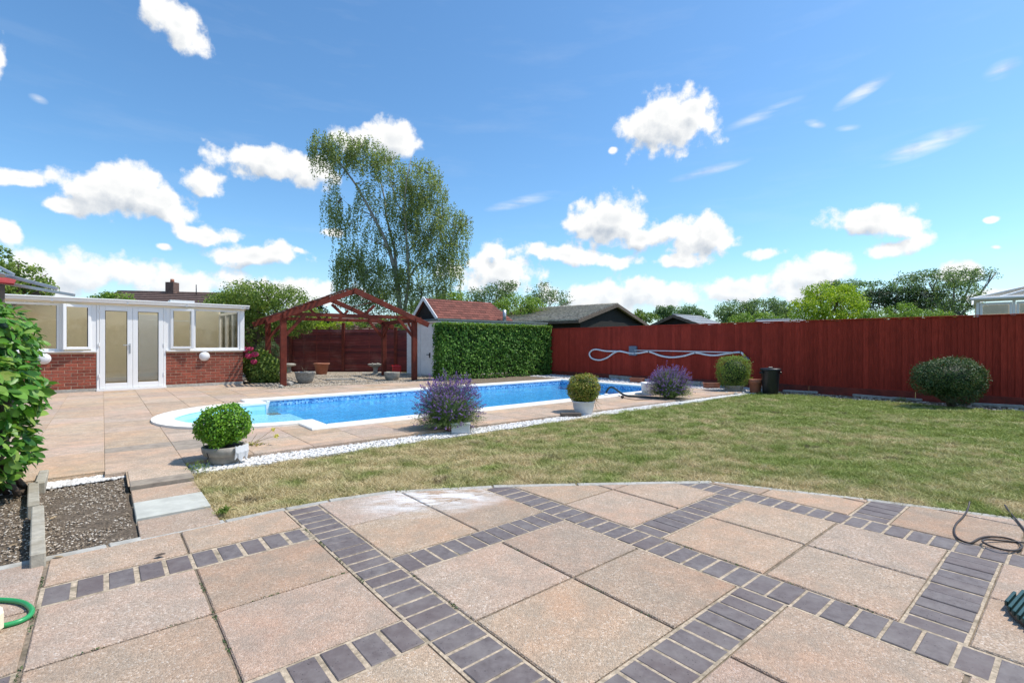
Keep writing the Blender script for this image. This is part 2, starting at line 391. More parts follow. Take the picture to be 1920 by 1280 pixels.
def slab_mat(name, tint, far=False):
    """exposed-aggregate concrete paving"""
    m, nt, b = new_mat(name); p = npos(nt)
    vo = nt.nodes.new('ShaderNodeTexVoronoi'); vo.inputs['Scale'].default_value = 165; nt.links.new(p, vo.inputs['Vector'])
    sep = nt.nodes.new('ShaderNodeSeparateColor'); nt.links.new(vo.outputs['Color'], sep.inputs[0])
    chips = nramp(nt, sep.outputs[0], [(0, (.15, .12, .10)), (.14, (.28, .215, .165)), (.42, (.41, .31, .235)), (.75, (.48, .37, .285)), (.92, (.62, .52, .43)), (1, (.74, .69, .63))])
    base = nmix(nt, .38, chips, tint)
    vo2 = nt.nodes.new('ShaderNodeTexVoronoi'); vo2.inputs['Scale'].default_value = 95; nt.links.new(p, vo2.inputs['Vector']); sp2 = nt.nodes.new('ShaderNodeSeparateColor'); nt.links.new(vo2.outputs['Color'], sp2.inputs[0])
    coarse = nramp(nt, sp2.outputs[1], [(0, (.10, .095, .09)), (.35, (.25, .215, .18)), (.7, (.38, .32, .27)), (1, (.62, .58, .52))])
    base = nmix(nt, nramp(nt, nnoise(nt, p, 1.7, 5, .65, .5), [(.60, 0.0), (.72, .7)]), base, coarse)
    big = nnoise(nt, p, 1.3, 5, .6); mid = nnoise(nt, p, 6.5, 6, .65)
    base = nmix(nt, nramp(nt, big, [(.42, 0.0), (.66, .6)]), base, (tint[0] * 1.02, tint[1] * .84, tint[2] * .78), 'MIX')
    base = nmix(nt, nramp(nt, mid, [(.40, 0.0), (.66, .62)]), base, (.30, .25, .20))
    fine = nnoise(nt, p, 55, 3)
    base = hsv(nt, base, v=nmath(nt, 'ADD', nmath(nt, 'MULTIPLY', fine, .55), .74))
    r = nrand(nt)
    base = hsv(nt, base, h=nmath(nt, 'ADD', nmath(nt, 'MULTIPLY', r, .010), .495), s=nmath(nt, 'ADD', nmath(nt, 'MULTIPLY', r, .2), .88), v=nmath(nt, 'ADD', nmath(nt, 'MULTIPLY', nmath(nt, 'FRACT', nmath(nt, 'MULTIPLY', r, 7.13)), .2), .90))
    nt.links.new(base, b.inputs['Base Color']); b.inputs['Roughness'].default_value = .85; b.inputs['Specular IOR Level'].default_value = .25
    h = nmath(nt, 'ADD', nmath(nt, 'MULTIPLY', vo.outputs['Distance'], -1.2), nmath(nt, 'MULTIPLY', nnoise(nt, p, 9, 4), 1.2))
    nbump(nt, b, h, .55 if not far else .3, .006)
    return m
def whiten(m):
    """lime spilled on the far slabs: white powder streaks at one spot of the patio"""
    nt = m.node_tree; b = nt.nodes['Principled BSDF']; src = b.inputs['Base Color'].links[0].from_socket
    c = W(3.22, 1.98); p = npos(nt)
    mp = nt.nodes.new('ShaderNodeMapping'); mp.vector_type = 'TEXTURE'; nt.links.new(p, mp.inputs[0])
    mp.inputs['Location'].default_value = c; mp.inputs['Rotation'].default_value = (0, 0, R(28)); mp.inputs['Scale'].default_value = (.72, .44, 1)
    ln = nt.nodes.new('ShaderNodeVectorMath'); ln.operation = 'LENGTH'; nt.links.new(mp.outputs[0], ln.inputs[0])
    f = nmath(nt, 'SUBTRACT', 1.0, ln.outputs['Value'], True)
    n = nnoise(nt, npos(nt, scale=(2, 5.5, 1), rot=(0, 0, -R(20))), 1.6, 8, .72)
    f = nmath(nt, 'MULTIPLY', nmath(nt, 'MULTIPLY', f, nramp(nt, n, [(.40, 0.0), (.62, 1.0)])), 1.7, True)
    nt.links.new(nmix(nt, f, src, (.78, .78, .78)), b.inputs['Base Color'])
M = {}
M['slab'] = slab_mat('pink aggregate paving', (.47, .335, .24)); whiten(M['slab'])
M['tslab'] = slab_mat('tan aggregate paving', (.56, .41, .285), True)
M['pale'] = simple('pale riven slab', (.48, .48, .43), .8, .15, 8, .3, rnd=0)
M['greyslab'] = simple('grey brown slab', (.30, .25, .20), .85, .25, 14, .3, rnd=.05)
def paver():
    m, nt, b = new_mat('blue grey clay paver'); p = npos(nt); r = nrand(nt)
    c = nramp(nt, nnoise(nt, p, 26, 5, .6), [(.3, (.108, .088, .086)), (.7, (.185, .160, .158))])
    c = nmix(nt, nmath(nt, 'MULTIPLY', r, .55), c, (.135, .10, .095))
    vo = nt.nodes.new('ShaderNodeTexVoronoi'); vo.inputs['Scale'].default_value = 75; nt.links.new(npos(nt, scale=(1, 1.0, 1)), vo.inputs['Vector'])
    pits = nramp(nt, vo.outputs['Distance'], [(.10, 1.0), (.22, 0.0)])
    sep = nt.nodes.new('ShaderNodeSeparateColor'); nt.links.new(vo.outputs['Color'], sep.inputs[0])
    pits = nmath(nt, 'MULTIPLY', pits, nramp(nt, sep.outputs[1], [(.62, 0.0), (.66, 1.0)]))
    c = nmix(nt, pits, c, (.02, .018, .02))
    dust = nramp(nt, nnoise(nt, p, 5, 7, .7), [(.45, 0.0), (.75, .6)])
    c = nmix(nt, dust, c, (.26, .235, .22))
    nt.links.new(c, b.inputs['Base Color']); b.inputs['Roughness'].default_value = .62; b.inputs['Specular IOR Level'].default_value = .4
    nbump(nt, b, nmath(nt, 'SUBTRACT', nnoise(nt, p, 30, 4), nmath(nt, 'MULTIPLY', pits, .5)), .35, .003)
    return m
M['paver'] = paver()
M['mortar'] = simple('sandy mortar', (.46, .37, .27), .95, .35, 60, .5, .006, rnd=0, dirt=((.15, .125, .08), .8))
M['jointdark'] = simple('dark sandy joint', (.24, .19, .14), .95, .4, 50, .5, .006, rnd=0, dirt=((.09, .08, .05), .9))
M['tjoint'] = simple('weathered joint sand', (.40, .30, .21), .95, .3, 40, .4, rnd=0, dirt=((.18, .14, .09), .8))
M['concrete'] = simple('weathered concrete', (.40, .385, .35), .9, .2, 20, .4, rnd=.08, dirt=((.24, .22, .18), .6))
M['whitekerb'] = simple('pale concrete edging', (.66, .66, .64), .85, .12, 18, .3, rnd=.03)
M['coping'] = simple('white painted coping', (.82, .80, .75), .6, .05, 5, .1, rnd=0, dirt=((.72, .65, .53), .4))
M['upvc'] = simple('white upvc', (.82, .82, .82), .28, .02, 5, 0, rnd=0)
M['whitepaint'] = simple('white painted timber', (.84, .85, .86), .6, .05, 6, .1, rnd=.03)
M['redwood'] = simple('red stained timber', (.34, .042, .026), .75, .24, 9, .35, spec=.12, rnd=.16, stretch=(6, 6, .5), dirt=((.24, .032, .021), .6))
M['pergola'] = simple('red brown stained pergola timber', (.145, .030, .018), .7, .3, 7, .3, spec=.2, rnd=.12, dirt=((.11, .04, .03), .5))
M['backred'] = simple('dark red lap panel timber', (.20, .030, .018), .6, .4, 6, .4, rnd=.32, stretch=(.5, .5, 7), dirt=((.34, .13, .09), .7))
M['gravelboard'] = simple('red stained gravel board', (.20, .026, .014), .75, .35, 5, .3, rnd=.05, dirt=((.07, .03, .025), .7))
M['brick'] = simple('red facing brick', (.25, .060, .034), .85, .35, 35, .5, rnd=.32, dirt=((.14, .05, .04), .5))
M['bmortar'] = simple('buff mortar', (.52, .38, .27), .9, .15, 40, .3, rnd=0)
M['cream'] = simple('cream plaster', (.86, .76, .56), .8, .05, 3, .05, rnd=0)
M['roomfloor'] = simple('beige carpet', (.42, .33, .22), .95, .15, 60, .2, rnd=0)
M['terracotta'] = simple('terracotta', (.36, .13, .075), .8, .15, 14, .2, rnd=.08, dirt=((.45, .33, .27), .35))
M['stone'] = simple('cast stone', (.36, .34, .30), .9, .25, 24, .5, rnd=.08, dirt=((.20, .18, .14), .5))
M['oldpot'] = simple('weathered plaster pot', (.33, .30, .265), .9, .2, 18, .5, rnd=.02, dirt=((.30, .20, .13), .6))
M['whitepot'] = simple('white plastic pot', (.72, .73, .76), .45, .05, 8, .05, rnd=.02, dirt=((.5, .48, .44), .25))
M['soil'] = simple('dark soil', (.20, .15, .105), .98, .7, 70, 1.0, .02, rnd=0, dirt=((.30, .235, .17), .85))
M['potsoil'] = simple('potting soil', (.035, .025, .018), .98, .4, 50, .8, .01, rnd=0)
M['gravelbed'] = simple('gravel bed', (.34, .28, .215), .95, .5, 90, 1.0, .015, rnd=0, dirt=((.20, .16, .12), .5))
M['whitebed'] = simple('bed under white chippings', (.42, .40, .36), .95, .4, 70, .9, .01, rnd=0)
M['blackplastic'] = simple('black plastic', (.012, .014, .018), .42, .2, 8, .05, rnd=0)
M['cable'] = simple('black brown cable', (.035, .022, .018), .5, .2, 8, 0, rnd=0)
M['poolhose'] = simple('dark corrugated hose', (.015, .03, .035), .4, .2, 8, 0, rnd=0)
M['greenhose'] = simple('green garden hose', (.03, .30, .10), .35, .1, 8, 0, rnd=0)
M['whitehose'] = simple('white vacuum hose', (.78, .80, .84), .4, .04, 8, .05, rnd=0)
M['greybox'] = simple('grey plastic box', (.14, .18, .24), .5, .15, 8, .05, rnd=0)
M['purple'] = simple('blue vacuum head', (.04, .03, .16), .4, .2, 8, 0, rnd=0)
M['yellow'] = simple('yellow plastic', (.6, .45, .05), .4, .1, 8, 0, rnd=0)
M['redplastic'] = simple('red plastic', (.75, .012, .015), .35, .1, 8, 0, rnd=0)
M['greenmat'] = simple('dark green ribbed plastic', (.018, .060, .055), .38, .3, 14, .1, rnd=.1)
M['metal'] = simple('grey aluminium', (.42, .44, .47), .35, .1, 8, 0, metal=.5, rnd=0)
M['darkmetal'] = simple('dark metal', (.06, .06, .07), .4, .1, 8, 0, metal=.7, rnd=0)
M['redcloth'] = simple('red awning cloth', (.30, .03, .025), .8, .2, 6, .1, rnd=0)
M['greyfelt'] = simple('green grey roof edge', (.11, .15, .15), .7, .2, 8, .2, rnd=.05)
M['redshingle'] = simple('red felt shingle', (.17, .055, .040), .9, .35, 30, .5, rnd=.28)
M['tile'] = simple('brown mossy roof tile', (.46, .41, .34), .9, .5, 7, .5, rnd=.1, dirt=((.50, .46, .34), .6))
M['housetile'] = simple('plum roof tile', (.135, .085, .070), .85, .3, 6, .4, rnd=.1)
M['greyroof'] = simple('grey sheet roof', (.26, .28, .30), .7, .2, 5, .2, rnd=.05)
M['oldwood'] = simple('weathered brown timber', (.13, .10, .08), .85, .35, 6, .4, rnd=.1, stretch=(1, 1, 4))
M['black'] = simple('black trim and painted shade', (.014, .012, .011), .9, .3, 6, .1, rnd=0)  # plain near-black; also paints the shade inside open gables
M['kerbbrick'] = simple('stained grey kerb block', (.36, .33, .27), .9, .2, 24, .4, rnd=.1, dirt=((.22, .18, .12), .5))
M['bark'] = simple('brown bark', (.13, .095, .070), .9, .4, 8, .8, .02, rnd=.1)
M['birchbark'] = simple('pale birch bark', (.32, .30, .27), .8, .3, 5, .5, rnd=.05, dirt=((.07, .06, .05), .7))
M['dry'] = simple('dry stems', (.30, .22, .13), .9, .3, 8, 0, rnd=.1)

def glass_mat():
    m, nt, b = new_mat('window glass'); nt.nodes.remove(b); out = nt.nodes['Material Output']
    t = nt.nodes.new('ShaderNodeBsdfTransparent'); t.inputs[0].default_value = (.96, .93, .87, 1)
    gl = nt.nodes.new('ShaderNodeBsdfGlossy'); gl.inputs['Roughness'].default_value = .02
    fr = nt.nodes.new('ShaderNodeFresnel'); fr.inputs[0].default_value = 1.45
    mx = nt.nodes.new('ShaderNodeMixShader'); nt.links.new(fr.outputs[0], mx.inputs[0]); nt.links.new(t.outputs[0], mx.inputs[1]); nt.links.new(gl.outputs[0], mx.inputs[2])
    nt.links.new(mx.outputs[0], out.inputs[0]); return m
M['glass'] = glass_mat()
def poly_mat():
    m, nt, b = new_mat('opal roof sheet'); nt.nodes.remove(b); out = nt.nodes['Material Output']
    t = nt.nodes.new('ShaderNodeBsdfTranslucent'); t.inputs[0].default_value = (.8, .8, .78, 1)
    d = nt.nodes.new('ShaderNodeBsdfDiffuse'); d.inputs[0].default_value = (.7, .7, .7, 1)
    mx = nt.nodes.new('ShaderNodeMixShader'); mx.inputs[0].default_value = .15; nt.links.new(t.outputs[0], mx.inputs[1]); nt.links.new(d.outputs[0], mx.inputs[2])
    nt.links.new(mx.outputs[0], out.inputs[0]); return m
M['opal'] = poly_mat()
def water_mat():
    m, nt, b = new_mat('pool water'); nt.nodes.remove(b); out = nt.nodes['Material Output']
    t = nt.nodes.new('ShaderNodeBsdfTransparent'); t.inputs[0].default_value = (.80, .95, 1, 1)
    gl = nt.nodes.new('ShaderNodeBsdfGlossy'); gl.inputs['Roughness'].default_value = .04
    fr = nt.nodes.new('ShaderNodeFresnel'); fr.inputs[0].default_value = 1.33
    p = npos(nt); h = nmath(nt, 'ADD', nnoise(nt, p, 5.5, 3, .5, .6), nmath(nt, 'MULTIPLY', nnoise(nt, p, 17, 2), .35))
    bp = nt.nodes.new('ShaderNodeBump'); bp.inputs['Strength'].default_value = .55; bp.inputs['Distance'].default_value = .03; nt.links.new(h, bp.inputs['Height'])
    nt.links.new(bp.outputs[0], gl.inputs['Normal']); nt.links.new(bp.outputs[0], fr.inputs['Normal'])
    k = nmath(nt, 'MULTIPLY', fr.outputs[0], .8, True)
    mx = nt.nodes.new('ShaderNodeMixShader'); nt.links.new(k, mx.inputs[0]); nt.links.new(t.outputs[0], mx.inputs[1]); nt.links.new(gl.outputs[0], mx.inputs[2])
    nt.links.new(mx.outputs[0], out.inputs[0]); return m
M['water'] = water_mat()
def liner_mat(name, cols, scale=32, mottled=True):
    m, nt, b = new_mat(name)
    p = npos(nt, rot=(0, 0, -R(40))); sc = nt.nodes.new('ShaderNodeVectorMath'); sc.operation = 'SCALE'; nt.links.new(p, sc.inputs[0]); sc.inputs['Scale'].default_value = scale
    fl = nt.nodes.new('ShaderNodeVectorMath'); fl.operation = 'FLOOR'; nt.links.new(sc.outputs[0], fl.inputs[0])
    wn = nt.nodes.new('ShaderNodeTexWhiteNoise'); nt.links.new(fl.outputs[0], wn.inputs[0])
    c = nramp(nt, wn.outputs[0], cols)
    if mottled: c = nmix(nt, nramp(nt, nnoise(nt, npos(nt), 9, 3, .5, 1.5), [(.45, 0.0), (.62, .6)]), c, tuple(min(1, x * 1.5) for x in cols[-1][1]))
    nt.links.new(c, b.inputs['Base Color']); b.inputs['Roughness'].default_value = .4; return m
M['liner'] = liner_mat('blue mosaic liner', [(0, (.03, .24, .52)), (.4, (.04, .29, .58)), (.75, (.05, .34, .64)), (1, (.09, .42, .70))], 36)
M['lightliner'] = liner_mat('light blue liner', [(0, (.14, .50, .78)), (.5, (.18, .58, .84)), (1, (.25, .66, .88))])
M['pale_step'] = simple('pale blue pool step', (.42, .74, .88), .5, .06, 4, 0, rnd=0)
M['tileband'] = liner_mat('dark blue mosaic band', [(0, (.04, .14, .40)), (.22, (.07, .24, .52)), (.38, (.15, .42, .70)), (.85, (.22, .52, .78)), (1, (.45, .72, .88))], 34, False)

def leaf_mat(name, cols, transl=.3, rough=.5, spec=.4, patch=1.2, pcol=None):
    m, nt, b = new_mat(name); out = nt.nodes['Material Output']
    at = nt.nodes.new('ShaderNodeAttribute'); at.attribute_name = 'rnd'
    n = nnoise(nt, npos(nt), patch, 3)
    f = nmath(nt, 'ADD', nmath(nt, 'MULTIPLY', at.outputs['Fac'], .62), nmath(nt, 'MULTIPLY', n, .45), True)
    k = len(cols); c = nramp(nt, f, [(.12 + .76 * i / (k - 1), col) for i, col in enumerate(cols)])
    if pcol: c = nmix(nt, nramp(nt, nnoise(nt, npos(nt), patch * 2.3, 3), [(.52, 0.0), (.66, pcol[1])]), c, pcol[0])
    nt.links.new(c, b.inputs['Base Color']); b.inputs['Roughness'].default_value = rough; b.inputs['Specular IOR Level'].default_value = spec
    tr = nt.nodes.new('ShaderNodeBsdfTranslucent'); nt.links.new(nmix(nt, 1.0, c, (1.25, 1.32, .75), 'MULTIPLY'), tr.inputs[0])
    mx = nt.nodes.new('ShaderNodeMixShader'); mx.inputs[0].default_value = transl
    nt.links.new(b.outputs[0], mx.inputs[1]); nt.links.new(tr.outputs[0], mx.inputs[2]); nt.links.new(mx.outputs[0], out.inputs[0]); return m
def obj_leaf_mat(name, cols):
    m, nt, b = new_mat(name); out = nt.nodes['Material Output']
    c = nramp(nt, nrand(nt), [(i / (len(cols) - 1), col) for i, col in enumerate(cols)])
    nt.links.new(c, b.inputs['Base Color']); b.inputs['Roughness'].default_value = .40; b.inputs['Specular IOR Level'].default_value = .38
    tr = nt.nodes.new('ShaderNodeBsdfTranslucent'); nt.links.new(nmix(nt, 1.0, c, (1.25, 1.32, .75), 'MULTIPLY'), tr.inputs[0])
    mx = nt.nodes.new('ShaderNodeMixShader'); mx.inputs[0].default_value = .3
    nt.links.new(b.outputs[0], mx.inputs[1]); nt.links.new(tr.outputs[0], mx.inputs[2]); nt.links.new(mx.outputs[0], out.inputs[0]); return m
LF = {
 'laurel': leaf_mat('laurel leaf', [(0.034, 0.106, 0.019), (0.070, 0.199, 0.032), (0.124, 0.298, 0.049), (0.217, 0.397, 0.082)], .3, .42, .35),
 'box': leaf_mat('box leaf', [(0.039, 0.113, 0.012), (0.096, 0.240, 0.019), (0.191, 0.401, 0.031), (0.319, 0.530, 0.046)], .25, .4, .45, 6),
 'boxyellow': leaf_mat('bronzed box leaf', [(0.085, 0.136, 0.020), (0.187, 0.238, 0.034), (0.340, 0.340, 0.051), (0.425, 0.255, 0.068)], .25, .45, .4, 7),
 'hedge': leaf_mat('glossy hedge leaf', [(0.027, 0.079, 0.016), (0.055, 0.150, 0.023), (0.124, 0.264, 0.048), (0.248, 0.424, 0.086)], .28, .55, .2, 2),
 'shrub': leaf_mat('dull shrub leaf', [(0.023, 0.058, 0.021), (0.046, 0.098, 0.036), (0.078, 0.143, 0.052), (0.182, 0.182, 0.078)], .22, .5, .35, 3),
 'birch': leaf_mat('birch leaf', [(.14, .18, .085), (.21, .26, .11), (.29, .35, .145), (.38, .44, .20)], .5, .5, .35, .35),
 'mid': leaf_mat('mid green leaf', [(0.053, 0.110, 0.022), (0.122, 0.201, 0.041), (0.220, 0.310, 0.067), (0.342, 0.420, 0.100)], .42, .5, .35, .6),
 'bright': leaf_mat('fresh green leaf', [(0.074, 0.141, 0.023), (0.147, 0.253, 0.038), (0.239, 0.366, 0.058), (0.350, 0.465, 0.096)], .32, .5, .35, .6),
 'lime': leaf_mat('lime yellow leaf', [(0.108, 0.216, 0.016), (0.230, 0.365, 0.027), (0.405, 0.513, 0.041), (0.567, 0.648, 0.068)], .35, .5, .35, .6),
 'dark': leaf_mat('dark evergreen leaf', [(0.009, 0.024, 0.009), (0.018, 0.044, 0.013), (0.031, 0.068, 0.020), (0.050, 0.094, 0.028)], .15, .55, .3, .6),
 'grey': leaf_mat('grey green leaf', [(0.067, 0.114, 0.049), (0.117, 0.184, 0.072), (0.178, 0.262, 0.104), (0.251, 0.350, 0.152)], .42, .5, .35, .5),
 'farg': leaf_mat('distant green leaf', [(0.070, 0.129, 0.063), (0.105, 0.181, 0.077), (0.154, 0.249, 0.105), (0.210, 0.318, 0.140)], .42, .6, .3, .4),
 'lavleaf': leaf_mat('lavender foliage', [(.07, .12, .045), (.12, .19, .06), (.18, .27, .085), (.25, .34, .12)], .3, .6, .3, 5),
 'lavflower': leaf_mat('lavender flower', [(.10, .045, .20), (.19, .09, .36), (.30, .17, .52), (.46, .32, .68)], .3, .7, .2, 5),
 'pink': leaf_mat('hydrangea petal', [(.45, .02, .10), (.65, .05, .20), (.75, .12, .28), (.8, .3, .4)], .3, .6, .3, 8),
 'yflower': leaf_mat('yellow petal', [(.5, .5, .05), (.65, .6, .08), (.7, .65, .1)], .3, .6, .3, 8),
 'grass': leaf_mat('lawn blade', [(.065, .10, .022), (.10, .145, .032), (.15, .19, .05), (.21, .23, .08)], .25, .65, .2, 1.2),
}
# lawn: straw patches, bare spots and greener far side are what grows there
def lawn_colour(m, ground=False):
    nt = m.node_tree; b = nt.nodes['Principled BSDF']; p = npos(nt)
    at = nt.nodes.new('ShaderNodeAttribute'); at.attribute_name = 'rnd'
    pr = nt.nodes.new('ShaderNodeMapping'); nt.links.new(p, pr.inputs[0]); pr.inputs['Rotation'].default_value = (0, 0, -R(40))
    sep = nt.nodes.new('ShaderNodeSeparateXYZ'); nt.links.new(pr.outputs[0], sep.inputs[0])   # x = v, y = u
    n1 = nnoise(nt, p, .75, 5, .6, .4); n2 = nnoise(nt, p, 4.2, 5, .6); n3 = nnoise(nt, p, 1.9, 4, .6, .5)
    green = nramp(nt, nmath(nt, 'ADD', nmath(nt, 'MULTIPLY', at.outputs['Fac'], .5), nmath(nt, 'MULTIPLY', n2, .5)), [(.15, (.16, .21, .045)), (.5, (.29, .35, .09)), (.85, (.43, .48, .17))])
    straw = nramp(nt, nmath(nt, 'ADD', nmath(nt, 'MULTIPLY', at.outputs['Fac'], .6), nmath(nt, 'MULTIPLY', n2, .4)), [(.15, (.38, .30, .15)), (.5, (.60, .50, .28)), (.85, (.78, .68, .42))])
    # dryness: highest by the path (small v) and along the patio edge, lower towards the right
    dry = nmath(nt, 'ADD', nmath(nt, 'MULTIPLY', nmath(nt, 'SUBTRACT', 5.2, sep.outputs[0]), .095), nmath(nt, 'MULTIPLY', nmath(nt, 'SUBTRACT', n1, .5), 2.6))
    dry = nmath(nt, 'ADD', dry, nmath(nt, 'MULTIPLY', nmath(nt, 'SUBTRACT', n3, .5), 2.4))
    dry = nmath(nt, 'ADD', dry, nmath(nt, 'MULTIPLY', nmath(nt, 'SUBTRACT', n2, .5), 2.2))
    dry = nmath(nt, 'ADD', dry, .46, True)
    c = nmix(nt, dry, green, straw)
    bare = nramp(nt, nnoise(nt, p, 2.3, 6, .65, .8), [(.60, 0.0), (.68, .75)])
    c = nmix(nt, bare, c, (.16, .12, .075))
    nt.links.new(c, b.inputs['Base Color'])
    for n in nt.nodes:
        if n.type == 'BSDF_TRANSLUCENT': nt.links.new(c, n.inputs[0])
    return m
lawn_colour(LF['grass'])
M['lawnbase'] = simple('thatch and soil under the lawn', (.13, .11, .05), .98, .4, 30, .8, .02, rnd=0, spec=.1); lawn_colour(M['lawnbase'])
M['field'] = simple('rough grass ground', (.08, .10, .035), .98, .35, 2, .4, rnd=0, spec=.1)
def stone_mat(name, cols):
    m, nt, b = new_mat(name); at = nt.nodes.new('ShaderNodeAttribute'); at.attribute_name = 'rnd'
    c = nramp(nt, at.outputs['Fac'], [(i / (len(cols) - 1), col) for i, col in enumerate(cols)])
    c = nmix(nt, nramp(nt, nnoise(nt, npos(nt), 90, 3), [(.4, 0.0), (.7, .3)]), c, (.3, .27, .22))
    nt.links.new(c, b.inputs['Base Color']); b.inputs['Roughness'].default_value = .85; return m
M['chips'] = stone_mat('white chippings', [(.48, .45, .42), (.66, .64, .62), (.78, .77, .76), (.84, .84, .84)])
M['greychips'] = stone_mat('grey and white cobbles', [(.24, .24, .25), (.42, .42, .43), (.60, .60, .62), (.75, .75, .77)])
M['pebbles'] = stone_mat('tan gravel', [(.20, .15, .10), (.36, .29, .21), (.46, .38, .29), (.60, .53, .44)])
M['debris'] = stone_mat('bark chips and stones', [(.14, .10, .065), (.32, .24, .16), (.52, .43, .34), (.72, .66, .58)])

# ------------------------------------------------------------------ scatter helpers
ICO_V = None
def ico():
    global ICO_V, ICO_F
    if ICO_V is None:
        bm = bmesh.new(); bmesh.ops.create_icosphere(bm, subdivisions=1, radius=1); ICO_V = np.array([v.co[:] for v in bm.verts]); ICO_F = np.array([[v.index for v in f.verts] for f in bm.faces]); bm.free()
    return ICO_V, ICO_F
def stones(name, pts, size, mat, parent=None, flat=.6, zoff=0.0):
    """pts (n,3); one mesh of pebbles"""
    V, Fc = ico(); n = len(pts); r = RNG.uniform(size[0], size[1], (n, 1, 1))
    sc = np.concatenate([RNG.uniform(.7, 1.25, (n, 1, 2)), RNG.uniform(flat * .7, flat * 1.2, (n, 1, 1))], 2)
    jit = RNG.uniform(.82, 1.15, (n, len(V), 1)); a = RNG.uniform(0, 6.28, n); ca, sa = np.cos(a), np.sin(a)
    P = V[None] * jit * sc * r
    X = P[:, :, 0] * ca[:, None] - P[:, :, 1] * sa[:, None]; Y = P[:, :, 0] * sa[:, None] + P[:, :, 1] * ca[:, None]
    P = np.stack([X, Y, P[:, :, 2]], 2) + pts[:, None, :]; P[:, :, 2] += zoff
    FF = (Fc[None] + (np.arange(n) * len(V))[:, None, None]).reshape(-1, 3)
    return np_mesh(name, P.reshape(-1, 3), FF, mat, parent, np.repeat(RNG.uniform(0, 1, n), len(Fc)))
def in_poly(P, poly):
    x, y = P[:, 0], P[:, 1]; ins = np.zeros(len(P), bool); n = len(poly)
    for i in range(n):
        x0, y0 = poly[i]; x1, y1 = poly[(i + 1) % n]
        if y0 == y1: continue
        c = ((y0 > y) != (y1 > y)) & (x < (x1 - x0) * (y - y0) / (y1 - y0) + x0); ins ^= c
    return ins
def scatter_vu(poly, n):
    """random world points inside a (v,u) polygon"""
    p = np.array(poly); lo, hi = p.min(0), p.max(0); out = np.zeros((0, 2))
    while len(out) < n:
        q = RNG.uniform(lo, hi, (n * 2, 2)); out = np.vstack([out, q[in_poly(q, poly)]])
    out = out[:n]; v, u = out[:, 0], out[:, 1]
    return np.stack([v * C40 - u * S40, v * S40 + u * C40], 1)
def leaves(name, P, size, mat, parent=None, normal=None, spread=1.0, aspect=.55, fold=.15, droop=0.0, kind=None, up=0.35):
    """P (n,3): leaf centres. Each leaf is two triangles folded on the midrib."""
    n = len(P); s = RNG.uniform(size[0], size[1], (n, 1))
    N_ = RNG.normal(0, 1, (n, 3)) * spread
    if normal is not None: N_ += normal * 1.1
    N_[:, 2] += up
    N_ /= np.linalg.norm(N_, axis=1, keepdims=True) + 1e-9
    T = RNG.normal(0, 1, (n, 3)); T[:, 2] -= droop; T -= N_ * (T * N_).sum(1, keepdims=True); T /= np.linalg.norm(T, axis=1, keepdims=True) + 1e-9
    B = np.cross(N_, T)
    a = P - T * s * .5; c = P + T * s * .5; m = P + N_ * s * -fold * .5
    l = m + B * s * aspect * .5 + N_ * s * fold; r = m - B * s * aspect * .5 + N_ * s * fold
    V = np.stack([a, l, c, r], 1).reshape(-1, 3); k = np.arange(n) * 4
    Fc = np.stack([np.stack([k, k + 2, k + 1], 1), np.stack([k, k + 3, k + 2], 1)], 1).reshape(-1, 3)
    o = np_mesh(name, V, Fc, mat, parent, np.repeat(RNG.uniform(0, 1, n), 2))
    return o
def blob_points(blobs, n, clump=0.0, per=40, shell=.55):
    """blobs: (cx,cy,cz,rx,ry,rz,weight). Points grouped in clumps spread mostly through the outer part."""
    w = np.array([b[6] * (b[3] * b[4] * b[5]) ** .66 for b in blobs]); w /= w.sum()
    nc = max(1, n // per) if clump else n
    idx = RNG.choice(len(blobs), nc, p=w); Bc = np.array([b[:6] for b in blobs])[idx]
    d = RNG.normal(0, 1, (nc, 3)); d /= np.linalg.norm(d, axis=1, keepdims=True)
    r = RNG.uniform(shell ** 3, 1, (nc, 1)) ** (1 / 3)
    C_ = Bc[:, :3] + d * r * Bc[:, 3:6]
    if not clump: return C_, d
    P = np.repeat(C_, per, 0); D = np.repeat(d, per, 0)
    csz = RNG.uniform(.6, 1.3, (nc, 1)).repeat(per, 0) * clump
    q = RNG.normal(0, 1, P.shape); q /= np.linalg.norm(q, axis=1, keepdims=True); q *= RNG.uniform(0.2, 1, (len(P), 1)) ** .5
    return P + q * csz * np.array([1, 1, .7]), D * .4 + q
def limb(mb, a, b, r0, r1, bend=.12, n=5):
    a, b = Vector(a), Vector(b); pts = []; rs = []; L_ = (b - a).length
    off = Vector((random.uniform(-1, 1), random.uniform(-1, 1), random.uniform(-.3, .6))) * bend * L_
    for i in range(n + 1):
        t = i / n; pts.append(a.lerp(b, t) + off * math.sin(math.pi * t) * .5); rs.append(r0 + (r1 - r0) * t)
    mb.tube(pts, rs, 6); return pts
